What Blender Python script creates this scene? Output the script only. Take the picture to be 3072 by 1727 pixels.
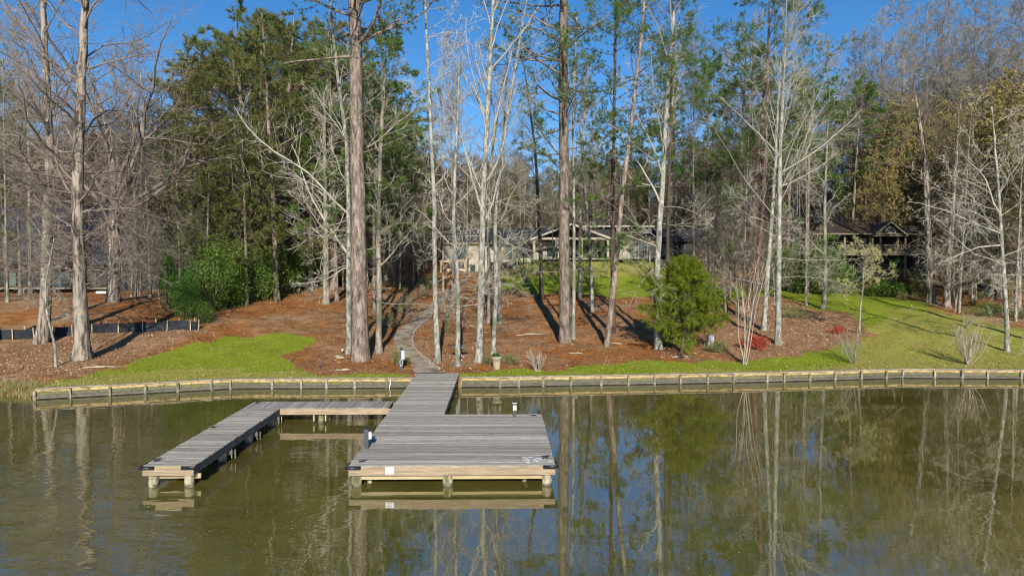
import bpy, math, random
import numpy as np
from mathutils import Vector

scene = bpy.context.scene
for o in list(bpy.data.objects):
    bpy.data.objects.remove(o)
COL = scene.collection
PI = math.pi

# ------------------------------------------------------------------ camera
CX, CY, FP = 1536.0, 863.5, 2048.0
PITCH = math.atan((863.5 - 782.0) / FP)
cam_d = bpy.data.cameras.new('camera')
cam_d.sensor_width = 36
cam_d.lens = 24.0
cam_d.clip_start = 0.1
cam_d.clip_end = 3000
cam = bpy.data.objects.new('camera', cam_d)
COL.objects.link(cam)
cam.location = (0, 0, 7)
cam.rotation_euler = (PI / 2 - PITCH, 0, 0)
scene.camera = cam

# ------------------------------------------------------------------ light
SUN_EL = math.radians(25)
SUN_AZ = math.radians(3.0)          # light travels towards -X a little and +Y
world = bpy.data.worlds.new('World')
scene.world = world
world.use_nodes = True
wn = world.node_tree
for n in list(wn.nodes):
    wn.nodes.remove(n)
wo = wn.nodes.new('ShaderNodeOutputWorld')
wb = wn.nodes.new('ShaderNodeBackground')
sky = wn.nodes.new('ShaderNodeTexSky')
sky.sky_type = 'NISHITA'
sky.sun_disc = False
sky.sun_elevation = SUN_EL
sky.sun_rotation = PI - SUN_AZ
sky.altitude = 1500
sky.air_density = 1.0
sky.dust_density = 0.0
sky.ozone_density = 4.0
hsv = wn.nodes.new('ShaderNodeHueSaturation')
hsv.inputs['Saturation'].default_value = 1.22
hsv.inputs['Value'].default_value = 1.0
wn.links.new(sky.outputs[0], hsv.inputs['Color'])
wn.links.new(hsv.outputs[0], wb.inputs[0])
wb.inputs[1].default_value = 0.105
wn.links.new(wb.outputs[0], wo.inputs[0])

sun_d = bpy.data.lights.new('sun', 'SUN')
sun_d.energy = 5.0
sun_d.angle = math.radians(0.5)
sun_d.color = (1.0, 0.93, 0.80)
sun = bpy.data.objects.new('sun', sun_d)
COL.objects.link(sun)
ld = Vector((-math.sin(SUN_AZ) * math.cos(SUN_EL), math.cos(SUN_AZ) * math.cos(SUN_EL), -math.sin(SUN_EL)))
sun.rotation_euler = ld.to_track_quat('-Z', 'Y').to_euler()
sun.location = (0, -20, 60)

scene.view_settings.view_transform = 'Standard'
scene.view_settings.look = 'None'
scene.view_settings.gamma = 1
scene.view_settings.exposure = 0.36
scene.view_settings.use_curve_mapping = False

# ------------------------------------------------------------------ pixel -> world
sp, cp = math.sin(PITCH), math.cos(PITCH)


def ray(u, v):
    x = (u - CX) / FP
    yc = (CY - v) / FP
    return np.array([x, cp + yc * sp, -sp + yc * cp])


def P(u, v, D):
    d = ray(u, v)
    return np.array([0, 0, 7.0]) + d * (D / d[1])


def PZ(u, v, z):
    d = ray(u, v)
    return np.array([0, 0, 7.0]) + d * ((z - 7.0) / d[2])


def pxm(D):
    return D / FP


SHX = [-400, -60, -40, -26.3, -24.1, -15.4, -5.5, -3, -0.66, 14.7, 23.3, 30.2, 60, 400]
SHY = [60, 40, 37, 35.2, 34.3, 37.2, 37.5, 37.7, 37.75, 39.3, 40.6, 40.3, 42, 60]
WALL_X0 = -24.1


def shore(x):
    return np.interp(x, SHX, SHY)


def sst(a, b, x):
    t = np.clip((np.asarray(x, float) - a) / (b - a), 0, 1)
    return t * t * (3 - 2 * t)


def H(x, y):
    x = np.asarray(x, float)
    y = np.asarray(y, float)
    t = y - shore(x)
    z = np.interp(t, [0.0, 0.06, 3, 12, 25, 40, 55, 62, 100, 200, 400], [-1.2, 0.5, 0.62, 1.4, 2.6, 3.9, 5.1, 5.7, 8, 12, 20])
    zb = np.interp(t, [-3, 0, 2.5, 12, 25, 40, 55, 62, 100, 200, 400], [-1.2, 0.0, 0.6, 1.4, 2.6, 3.9, 5.1, 5.7, 8, 12, 20])
    z = np.where(x < WALL_X0 - 0.05, zb, z)
    z = z + 1.75 * sst(-3, 6, x) * (1 - sst(30, 44, x)) * sst(37, 57, t) * (1 - 0.6 * sst(70, 110, t))
    z = z + sst(-14, -30, x) * 0.7 * sst(8, 22, t)
    z = z - 2.3 * sst(-26, -40, x) * sst(24, 48, t)
    z = z + sst(2, 8, t) * 0.10 * (np.sin(x * 0.7 + y * 0.3) * np.sin(y * 0.55 - x * 0.2) + 0.5 * np.sin(x * 1.9 + 1) * np.sin(y * 1.6))
    return z


def G(u, v):
    d = ray(u, v)
    s = np.linspace(33, 300, 6000) / d[1]
    X = d[0] * s
    Y = d[1] * s
    Z = 7 + d[2] * s
    k = np.argmax(Z <= H(X, Y))
    if k == 0:
        k = 5999
    return np.array([X[k], Y[k], float(H(X[k], Y[k]))])


# ------------------------------------------------------------------ object helpers
def tag(o, label=None, cat=None, group=None, kind=None):
    if label:
        o['label'] = label
    if cat:
        o['category'] = cat
    if group:
        o['group'] = group
    if kind:
        o['kind'] = kind
    return o


def thing(name, loc, label, cat, group=None):
    o = bpy.data.objects.new(name, None)
    o.empty_display_size = 0.2
    COL.objects.link(o)
    o.location = tuple(loc)
    return tag(o, label, cat, group)


def np_mesh(name, V, faces_list, smooth=False):
    """faces_list: list of (m,k) int arrays"""
    me = bpy.data.meshes.new(name)
    V = np.ascontiguousarray(V, dtype=np.float32)
    me.vertices.add(len(V))
    me.vertices.foreach_set('co', V.ravel())
    tot = sum(f.size for f in faces_list)
    npoly = sum(len(f) for f in faces_list)
    me.loops.add(tot)
    me.polygons.add(npoly)
    li = np.concatenate([f.ravel() for f in faces_list]).astype(np.int32)
    me.loops.foreach_set('vertex_index', li)
    starts = []
    s = 0
    for f in faces_list:
        m, k = f.shape
        starts.append(s + np.arange(m) * k)
        s += m * k
    me.polygons.foreach_set('loop_start', np.concatenate(starts).astype(np.int32))
    if smooth:
        me.polygons.foreach_set('use_smooth', np.ones(npoly, dtype=bool))
    me.update(calc_edges=True)
    return me


def link(name, me, mat, parent=None, loc=None):
    o = bpy.data.objects.new(name, me)
    COL.objects.link(o)
    if mat is not None and len(me.materials) == 0:
        me.materials.append(mat)
    if parent is not None:
        o.parent = parent
    if loc is not None:
        o.location = tuple(loc)
    return o


class MB:
    """collects simple solids in world space"""
    def __init__(self):
        self.v = []
        self.f = []

    def hexa(self, pts):
        b = len(self.v)
        self.v += [tuple(p) for p in pts]
        for q in ((3, 2, 1, 0), (4, 5, 6, 7), (0, 1, 5, 4), (1, 2, 6, 5), (2, 3, 7, 6), (3, 0, 4, 7)):
            self.f.append(tuple(b + i for i in q))
        return self

    def obox(self, o, a, b, c):
        o, a, b, c = [np.array(t, float) for t in (o, a, b, c)]
        return self.hexa([o, o + a, o + a + b, o + b, o + c, o + a + c, o + a + b + c, o + b + c])

    def box(self, x0, x1, y0, y1, z0, z1):
        return self.obox((x0, y0, z0), (x1 - x0, 0, 0), (0, y1 - y0, 0), (0, 0, z1 - z0))

    def poly(self, front, back):
        """prism between two equal-length rings"""
        b = len(self.v)
        n = len(front)
        self.v += [tuple(p) for p in front] + [tuple(p) for p in back]
        self.f.append(tuple(b + i for i in range(n)))
        self.f.append(tuple(b + n + i for i in reversed(range(n))))
        for i in range(n):
            j = (i + 1) % n
            self.f.append((b + j, b + i, b + n + i, b + n + j))
        return self

    def tube(self, pts, rad, sides=8, caps=True):
        pts = [np.array(p, float) for p in pts]
        if not hasattr(rad, '__len__'):
            rad = [rad] * len(pts)
        b = len(self.v)
        for i, p in enumerate(pts):
            t = pts[min(i + 1, len(pts) - 1)] - pts[max(i - 1, 0)]
            t = t / (np.linalg.norm(t) + 1e-9)
            ref = np.array([0, 1.0, 0.13]) if abs(t[1]) < 0.8 else np.array([1.0, 0, 0.1])
            n1 = np.cross(t, ref)
            n1 /= np.linalg.norm(n1)
            n2 = np.cross(t, n1)
            for k in range(sides):
                a = 2 * PI * k / sides
                self.v.append(tuple(p + rad[i] * (math.cos(a) * n1 + math.sin(a) * n2)))
        for i in range(len(pts) - 1):
            for k in range(sides):
                k2 = (k + 1) % sides
                self.f.append((b + i * sides + k, b + i * sides + k2, b + (i + 1) * sides + k2, b + (i + 1) * sides + k))
        if caps:
            self.f.append(tuple(b + k for k in reversed(range(sides))))
            self.f.append(tuple(b + (len(pts) - 1) * sides + k for k in range(sides)))
        return self

    def build(self, name, mat, parent=None, smooth=False, label=None):
        off = np.array(parent_world(parent)) if parent is not None else np.zeros(3)
        me = bpy.data.meshes.new(name)
        me.from_pydata([tuple(np.array(v) - off) for v in self.v], [], self.f)
        if smooth:
            me.polygons.foreach_set('use_smooth', [True] * len(me.polygons))
        me.update()
        o = link(name, me, mat, parent)
        if label:
            o['label'] = label
        return o


def parent_world(o):
    w = Vector((0, 0, 0))
    while o is not None:
        w = w + o.location
        o = o.parent
    return tuple(w)


# ------------------------------------------------------------------ materials
def nn(nt, t, **kw):
    n = nt.nodes.new(t)
    for k, v in kw.items():
        setattr(n, k, v)
    return n


def c4(c):
    return (c[0], c[1], c[2], 1)


def new_mat(name):
    m = bpy.data.materials.new(name)
    m.use_nodes = True
    nt = m.node_tree
    b = nt.nodes['Principled BSDF']
    return m, nt, b


def noise_mat(name, a, b, scale=5, rough=0.85, bump=0.0, stretch=(1, 1, 1), third=None, third_scale=1.5,
              third_amt=(0.5, 0.65), vary=0.25, coord='Object', detail=6, bump_scale=None, contrast=(0.3, 0.7), island=False, bdist=0.02):
    m, nt, bs = new_mat(name)
    L = nt.links
    tc = nn(nt, 'ShaderNodeTexCoord')
    geo = nn(nt, 'ShaderNodeNewGeometry')
    src = geo.outputs['Position'] if coord == 'World' else tc.outputs[coord]
    mp = nn(nt, 'ShaderNodeMapping')
    mp.inputs['Scale'].default_value = stretch
    L.new(src, mp.inputs['Vector'])
    oi = nn(nt, 'ShaderNodeObjectInfo')
    add = nn(nt, 'ShaderNodeVectorMath', operation='ADD')
    mul = nn(nt, 'ShaderNodeVectorMath', operation='SCALE')
    cmb = nn(nt, 'ShaderNodeCombineXYZ')
    for i in range(3):
        L.new(oi.outputs['Random'], cmb.inputs[i])
    mul.inputs['Scale'].default_value = 37.0 if coord != 'World' else 0.0
    L.new(cmb.outputs[0], mul.inputs[0])
    L.new(mp.outputs[0], add.inputs[0])
    L.new(mul.outputs[0], add.inputs[1])
    nz = nn(nt, 'ShaderNodeTexNoise')
    nz.inputs['Scale'].default_value = scale
    nz.inputs['Detail'].default_value = detail
    nz.inputs['Roughness'].default_value = 0.65
    L.new(add.outputs[0], nz.inputs['Vector'])
    rp = nn(nt, 'ShaderNodeValToRGB')
    rp.color_ramp.elements[0].position = contrast[0]
    rp.color_ramp.elements[1].position = contrast[1]
    rp.color_ramp.elements[0].color = c4(a)
    rp.color_ramp.elements[1].color = c4(b)
    L.new(nz.outputs['Fac'], rp.inputs[0])
    out = rp.outputs[0]
    if third is not None:
        n2 = nn(nt, 'ShaderNodeTexNoise')
        n2.inputs['Scale'].default_value = third_scale
        n2.inputs['Detail'].default_value = 5
        L.new(add.outputs[0], n2.inputs['Vector'])
        r2 = nn(nt, 'ShaderNodeMapRange')
        r2.inputs['From Min'].default_value = third_amt[0]
        r2.inputs['From Max'].default_value = third_amt[1]
        L.new(n2.outputs['Fac'], r2.inputs[0])
        mx = nn(nt, 'ShaderNodeMix', data_type='RGBA')
        L.new(r2.outputs[0], mx.inputs[0])
        L.new(out, mx.inputs[6])
        mx.inputs[7].default_value = c4(third)
        out = mx.outputs[2]
    if vary:
        mr = nn(nt, 'ShaderNodeMapRange')
        mr.inputs['To Min'].default_value = 1 - vary
        mr.inputs['To Max'].default_value = 1 + vary
        L.new(geo.outputs['Random Per Island'] if island else oi.outputs['Random'], mr.inputs[0])
        sc = nn(nt, 'ShaderNodeVectorMath', operation='SCALE')
        L.new(out, sc.inputs[0])
        L.new(mr.outputs[0], sc.inputs['Scale'])
        out = sc.outputs[0]
    L.new(out, bs.inputs['Base Color'])
    bs.inputs['Roughness'].default_value = rough
    if rough > 0.7:
        bs.inputs['Specular IOR Level'].default_value = 0.2
    if bump:
        bp = nn(nt, 'ShaderNodeBump')
        bp.inputs['Strength'].default_value = bump
        bp.inputs['Distance'].default_value = bdist
        src_h = nz.outputs['Fac']
        if bump_scale:
            n3 = nn(nt, 'ShaderNodeTexNoise')
            n3.inputs['Scale'].default_value = bump_scale
            n3.inputs['Detail'].default_value = 4
            L.new(add.outputs[0], n3.inputs['Vector'])
            src_h = n3.outputs['Fac']
        L.new(src_h, bp.inputs['Height'])
        L.new(bp.outputs[0], bs.inputs['Normal'])
    return m


def leaf_mat(name, cols, rough=0.6, trans=0.0):
    """colour picked per leaf"""
    m, nt, bs = new_mat(name)
    L = nt.links
    geo = nn(nt, 'ShaderNodeNewGeometry')
    rp = nn(nt, 'ShaderNodeValToRGB')
    els = rp.color_ramp.elements
    n = len(cols)
    els[0].position = 0
    els[0].color = c4(cols[0])
    els[1].position = 1
    els[1].color = c4(cols[-1])
    for i in range(1, n - 1):
        e = els.new(i / (n - 1))
        e.color = c4(cols[i])
    L.new(geo.outputs['Random Per Island'], rp.inputs[0])
    L.new(rp.outputs[0], bs.inputs['Base Color'])
    bs.inputs['Roughness'].default_value = rough
    bs.inputs['Specular IOR Level'].default_value = 0.25
    if trans:
        tr = nn(nt, 'ShaderNodeBsdfTranslucent')
        L.new(rp.outputs[0], tr.inputs[0])
        mx = nn(nt, 'ShaderNodeMixShader')
        mx.inputs[0].default_value = trans
        out = nt.nodes['Material Output']
        L.new(bs.outputs[0], mx.inputs[1])
        L.new(tr.outputs[0], mx.inputs[2])
        L.new(mx.outputs[0], out.inputs[0])
    return m


M = {}
M['bark_pine'] = noise_mat('pine_bark', (0.055, 0.041, 0.033), (0.31, 0.25, 0.205), 5.0, 0.9, 0.9, (1, 1, 0.3), third=(0.14, 0.105, 0.085), third_scale=4.5, third_amt=(0.5, 0.66), contrast=(0.36, 0.62), vary=0.12, bdist=0.06)
M['bark_pine_dark'] = noise_mat('dark_pine_bark', (0.05, 0.033, 0.028), (0.17, 0.11, 0.09), 5.5, 0.9, 0.9, (1, 1, 0.3), contrast=(0.35, 0.65), vary=0.2, bdist=0.05)
M['bark_pale'] = noise_mat('pale_bark', (0.085, 0.078, 0.066), (0.38, 0.36, 0.32), 5, 0.85, 0.9, (1, 1, 0.45), third=(0.17, 0.18, 0.13), third_scale=2.6, third_amt=(0.5, 0.62), contrast=(0.36, 0.58), vary=0.12, bdist=0.03)
M['bark_grey'] = noise_mat('grey_bark', (0.11, 0.095, 0.075), (0.32, 0.285, 0.235), 5, 0.9, 0.7, (1, 1, 0.3), third=(0.11, 0.115, 0.08), third_scale=2.4, third_amt=(0.5, 0.62), contrast=(0.38, 0.6), vary=0.18, bdist=0.04)
M['bark_brown'] = noise_mat('brown_furrowed_bark', (0.065, 0.05, 0.04), (0.35, 0.29, 0.235), 6, 0.9, 1.0, (1, 1, 0.16), contrast=(0.41, 0.57), third=(0.40, 0.37, 0.31), third_scale=0.5, third_amt=(0.55, 0.75), vary=0.12, bdist=0.08)
M['bark_dark'] = noise_mat('dark_or_shaded_bark', (0.035, 0.028, 0.022), (0.10, 0.08, 0.06), 5, 0.9, 0.7, (1, 1, 0.3), vary=0.2)  # dark bark; on the slim shadowed trunk the colour stands in for shade
M['twig_pale'] = noise_mat('pale_twigs', (0.23, 0.21, 0.17), (0.43, 0.40, 0.335), 2, 0.8, vary=0.15)
M['twig_grey'] = noise_mat('grey_twigs', (0.15, 0.13, 0.10), (0.31, 0.28, 0.22), 2, 0.85, vary=0.25)
M['twig_red'] = noise_mat('reddish_twigs', (0.12, 0.088, 0.07), (0.30, 0.25, 0.21), 1.5, 0.85, vary=0.2)
M['twig_far'] = noise_mat('dark_wood_twigs', (0.065, 0.052, 0.036), (0.18, 0.148, 0.10), 1.5, 0.9, vary=0.35)
M['twig_brown'] = noise_mat('brown_twigs', (0.09, 0.07, 0.05), (0.20, 0.165, 0.12), 1.5, 0.85, vary=0.3)
M['white_bark'] = noise_mat('white_bark', (0.36, 0.35, 0.32), (0.66, 0.64, 0.59), 4, 0.8, 0.4, (1, 1, 0.5), third=(0.20, 0.18, 0.15), third_scale=3, third_amt=(0.6, 0.7), vary=0.08)
M['crepe'] = noise_mat('pinkish_tan_smooth_bark', (0.30, 0.24, 0.18), (0.50, 0.43, 0.35), 3, 0.7, third=(0.24, 0.17, 0.12), third_scale=2, vary=0.1)
M['needle'] = leaf_mat('pine_needles', [(0.04, 0.085, 0.02), (0.09, 0.155, 0.03), (0.15, 0.21, 0.045), (0.065, 0.12, 0.035)], trans=0.2)
M['needle_olive'] = leaf_mat('olive_pine_needles', [(0.05, 0.085, 0.02), (0.10, 0.135, 0.032), (0.17, 0.175, 0.05), (0.22, 0.17, 0.06)], trans=0.2)
M['cedar'] = leaf_mat('cedar_sprays', [(0.07, 0.105, 0.008), (0.155, 0.205, 0.013), (0.26, 0.31, 0.028), (0.10, 0.14, 0.010)], trans=0.35)
M['holly'] = leaf_mat('glossy_evergreen_leaves', [(0.035, 0.07, 0.012), (0.085, 0.15, 0.022), (0.15, 0.24, 0.035)], 0.5, trans=0.15)
M['juniper'] = leaf_mat('upright_evergreen_leaves', [(0.03, 0.09, 0.012), (0.06, 0.16, 0.018), (0.11, 0.24, 0.03)], 0.5, trans=0.15)
M['shrub'] = leaf_mat('shrub_leaves', [(0.08, 0.11, 0.03), (0.16, 0.20, 0.05), (0.26, 0.29, 0.09)], 0.6, trans=0.15)
M['shrub_brown'] = leaf_mat('brownish_shrub_leaves', [(0.17, 0.13, 0.06), (0.32, 0.27, 0.13), (0.22, 0.22, 0.09)], 0.7)
M['red_leaf'] = leaf_mat('red_shrub_leaves', [(0.42, 0.05, 0.03), (0.54, 0.09, 0.055), (0.30, 0.07, 0.035), (0.44, 0.07, 0.04), (0.16, 0.12, 0.05)], 0.5, trans=0.15)
M['yellow_leaf'] = leaf_mat('yellow_flowers', [(0.62, 0.50, 0.03), (0.45, 0.42, 0.05), (0.15, 0.20, 0.03)], 0.6)
M['catkin'] = leaf_mat('golden_catkins', [(0.33, 0.245, 0.075), (0.44, 0.335, 0.11), (0.29, 0.25, 0.085), (0.19, 0.175, 0.06)], 0.7, trans=0.2)
M['young_leaf'] = leaf_mat('young_pale_leaves', [(0.38, 0.36, 0.12), (0.50, 0.46, 0.18), (0.30, 0.30, 0.10)], 0.6, trans=0.2)
M['spring'] = leaf_mat('spring_haze_leaves', [(0.24, 0.23, 0.07), (0.34, 0.31, 0.10), (0.18, 0.17, 0.06)], 0.7, trans=0.2)
M['bud'] = leaf_mat('brown_buds', [(0.17, 0.10, 0.08), (0.24, 0.15, 0.12), (0.13, 0.09, 0.07)], 0.8)
M['palm'] = leaf_mat('palm_leaflets', [(0.16, 0.19, 0.03), (0.26, 0.27, 0.05), (0.10, 0.13, 0.03)], 0.6, trans=0.1)
M['palm_dark'] = leaf_mat('fan_palm_leaflets', [(0.03, 0.08, 0.03), (0.07, 0.14, 0.05)], 0.5, trans=0.1)
M['plank'] = noise_mat('weathered_grey_deck_board', (0.20, 0.18, 0.155), (0.40, 0.37, 0.325), 9, 0.8, 0.5, (0.3, 4, 4), third=(0.07, 0.068, 0.062), third_scale=7, third_amt=(0.62, 0.74), vary=0.28, contrast=(0.30, 0.62), bdist=0.01)
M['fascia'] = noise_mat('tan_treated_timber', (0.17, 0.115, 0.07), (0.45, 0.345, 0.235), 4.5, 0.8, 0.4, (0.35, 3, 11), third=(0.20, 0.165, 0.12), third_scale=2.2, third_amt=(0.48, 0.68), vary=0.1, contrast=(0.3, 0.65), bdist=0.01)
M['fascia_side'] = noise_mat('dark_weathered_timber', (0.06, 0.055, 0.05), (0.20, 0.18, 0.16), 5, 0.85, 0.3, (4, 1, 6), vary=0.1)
M['beam'] = noise_mat('pale_new_timber', (0.28, 0.21, 0.10), (0.50, 0.41, 0.25), 3, 0.75, 0.2, (0.4, 3, 6), third=(0.30, 0.26, 0.12), third_scale=2.5, third_amt=(0.58, 0.72), vary=0.08)
M['piling'] = noise_mat('rough_piling', (0.20, 0.17, 0.10), (0.52, 0.46, 0.34), 5, 0.9, 0.9, (1.5, 1.5, 0.7), third=(0.13, 0.13, 0.05), third_scale=2.2, third_amt=(0.5, 0.65), vary=0.15, bdist=0.03)
M['wall_board'] = noise_mat('tan_seawall_board', (0.24, 0.15, 0.06), (0.54, 0.40, 0.20), 4, 0.85, 0.4, (1.5, 1.5, 5), third=(0.17, 0.14, 0.07), third_scale=1.5, third_amt=(0.46, 0.68), vary=0.15, coord='World', contrast=(0.3, 0.6))
M['wall_moss'] = noise_mat('mossy_seawall_board', (0.06, 0.055, 0.03), (0.20, 0.18, 0.12), 5, 0.9, 0.6, (1.5, 1.5, 4), third=(0.14, 0.15, 0.03), third_scale=1.6, third_amt=(0.54, 0.66), vary=0.15, coord='World')
M['wall_low'] = noise_mat('wet_seawall_board', (0.05, 0.045, 0.035), (0.17, 0.155, 0.125), 4, 0.7, 0.4, (1, 1, 4), vary=0.15, coord='World')
M['wall_cap'] = noise_mat('grey_cap_board', (0.17, 0.15, 0.115), (0.43, 0.375, 0.29), 4, 0.8, 0.3, (1, 1, 1), vary=0.15, coord='World')
M['wall_post'] = noise_mat('seawall_post', (0.12, 0.105, 0.07), (0.40, 0.35, 0.26), 5, 0.85, 0.4, (2, 2, 1), third=(0.11, 0.11, 0.05), third_scale=1.5, third_amt=(0.5, 0.65), vary=0.2)
M['concrete'] = noise_mat('path_concrete', (0.22, 0.185, 0.13), (0.41, 0.36, 0.28), 2.0, 0.9, 0.4, third=(0.16, 0.10, 0.055), third_scale=1.1, third_amt=(0.48, 0.68), vary=0, coord='World', detail=8)
M['kerb'] = noise_mat('path_edge', (0.22, 0.21, 0.16), (0.46, 0.44, 0.38), 3, 0.9, 0.3, vary=0.15, coord='World')
M['black'] = noise_mat('black_rubber', (0.012, 0.013, 0.016), (0.02, 0.022, 0.026), 8, 0.35, vary=0)
M['dark_post'] = noise_mat('charcoal_metal', (0.035, 0.045, 0.055), (0.06, 0.07, 0.08), 8, 0.5, vary=0)
M['white'] = noise_mat('white_paint', (0.70, 0.70, 0.70), (0.82, 0.82, 0.82), 4, 0.5, vary=0)
M['grey_box'] = noise_mat('grey_enclosure', (0.42, 0.42, 0.43), (0.55, 0.55, 0.56), 4, 0.5, vary=0)
M['print'] = noise_mat('faded_print', (0.30, 0.30, 0.33), (0.40, 0.40, 0.43), 20, 0.7, vary=0)
M['terracotta'] = noise_mat('pale_terracotta', (0.42, 0.28, 0.16), (0.62, 0.47, 0.30), 3, 0.85, 0.2, third=(0.30, 0.27, 0.18), third_scale=1.5, vary=0)
M['stake'] = noise_mat('pine_stake', (0.42, 0.31, 0.20), (0.62, 0.50, 0.36), 4, 0.8, vary=0.15)
M['silt'] = noise_mat('black_silt_cloth', (0.010, 0.013, 0.018), (0.04, 0.046, 0.055), 2.5, 0.75, 0.6, (1, 1, 3), vary=0, coord='World', bdist=0.05)
M['tape'] = noise_mat('pink_tape', (0.55, 0.08, 0.12), (0.70, 0.14, 0.18), 4, 0.6, vary=0)
M['stone'] = noise_mat('pale_stone', (0.30, 0.25, 0.18), (0.50, 0.44, 0.34), 5, 0.9, 0.5, vary=0.15)
M['deadwood'] = noise_mat('bleached_stick', (0.36, 0.32, 0.26), (0.58, 0.53, 0.45), 4, 0.85, vary=0.2)
M['slate'] = noise_mat('slate_blue_top', (0.10, 0.13, 0.15), (0.17, 0.20, 0.22), 5, 0.5, vary=0)
M['cream'] = noise_mat('cream_painted_wall', (0.36, 0.325, 0.26), (0.46, 0.41, 0.335), 2, 0.8, 0.25, (1, 1, 12), vary=0.0, coord='World')  # cream paint, toned down to include the shade of the trees in front
M['cream_trim'] = noise_mat('cream_trim', (0.33, 0.29, 0.23), (0.43, 0.38, 0.31), 2, 0.7, vary=0)
M['tan_trim'] = noise_mat('tan_timber_trim', (0.42, 0.31, 0.17), (0.55, 0.42, 0.25), 3, 0.8, vary=0.1)
M['soffit'] = noise_mat('brown_boarded_soffit', (0.13, 0.065, 0.03), (0.24, 0.13, 0.06), 5, 0.8, 0.2, (6, 1, 1), vary=0)
M['roof'] = noise_mat('dark_shingle_roof', (0.014, 0.016, 0.022), (0.045, 0.048, 0.06), 5, 0.85, 0.6, (1, 3, 3), vary=0.1, coord='World')
M['roof_brown'] = noise_mat('leafy_brown_shingles', (0.03, 0.025, 0.026), (0.085, 0.058, 0.045), 2.5, 0.9, 0.6, third=(0.15, 0.075, 0.035), third_scale=0.5, third_amt=(0.5, 0.7), vary=0, coord='World')  # leafy shingles, darkened along with the porch for tree shade
M['win_frame'] = noise_mat('dark_window_frame', (0.015, 0.02, 0.02), (0.03, 0.035, 0.035), 4, 0.5, vary=0)
M['wood_deck'] = noise_mat('weathered_porch_timber', (0.15, 0.125, 0.09), (0.31, 0.26, 0.195), 4, 0.85, 0.2, vary=0.12)  # weathered timber, darkened further to stand for tree shade on the right-hand house
M['olive_wall'] = noise_mat('dark_olive_siding', (0.04, 0.042, 0.03), (0.075, 0.075, 0.055), 4, 0.85, 0.3, (1, 1, 10), vary=0, coord='World')
M['dark_wall'] = noise_mat('dark_siding_or_shaded_wall', (0.02, 0.022, 0.026), (0.045, 0.045, 0.05), 4, 0.85, vary=0, coord='World')  # real dark siding, and the painted shade on the cream house's right wing
M['litter'] = leaf_mat('fallen_leaves', [(0.16, 0.07, 0.035), (0.38, 0.20, 0.10), (0.27, 0.12, 0.06), (0.52, 0.36, 0.22), (0.20, 0.09, 0.05), (0.66, 0.52, 0.38)], 0.8)
M['straw'] = leaf_mat('pine_straw', [(0.12, 0.042, 0.015), (0.42, 0.17, 0.055), (0.25, 0.09, 0.03), (0.60, 0.34, 0.15)], 0.8)
M['blade'] = leaf_mat('grass_blades', [(0.14, 0.19, 0.012), (0.25, 0.30, 0.02), (0.38, 0.39, 0.05), (0.19, 0.245, 0.015)], 0.7, trans=0.25)
M['blade_dry'] = leaf_mat('dry_grass_blades', [(0.24, 0.28, 0.045), (0.38, 0.35, 0.09), (0.21, 0.26, 0.035), (0.44, 0.34, 0.15)], 0.8, trans=0.2)
M['reed'] = leaf_mat('straw_coloured_grass', [(0.30, 0.23, 0.11), (0.36, 0.29, 0.15), (0.18, 0.20, 0.05), (0.13, 0.17, 0.04)], 0.8)
M['flake'] = leaf_mat('floating_specks', [(0.40, 0.37, 0.22), (0.55, 0.52, 0.38), (0.25, 0.2, 0.1)], 0.8)


def glass_mat(name, col):
    m, nt, bs = new_mat(name)
    bs.inputs['Base Color'].default_value = c4(col)
    bs.inputs['Roughness'].default_value = 0.08
    bs.inputs['Specular IOR Level'].default_value = 0.9
    return m


M['glass'] = glass_mat('window_glass', (0.02, 0.05, 0.052))
M['glass_dark'] = glass_mat('dark_window_glass', (0.015, 0.02, 0.025))
M['glass_pale'] = glass_mat('curtained_window_glass', (0.10, 0.13, 0.125))


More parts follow.
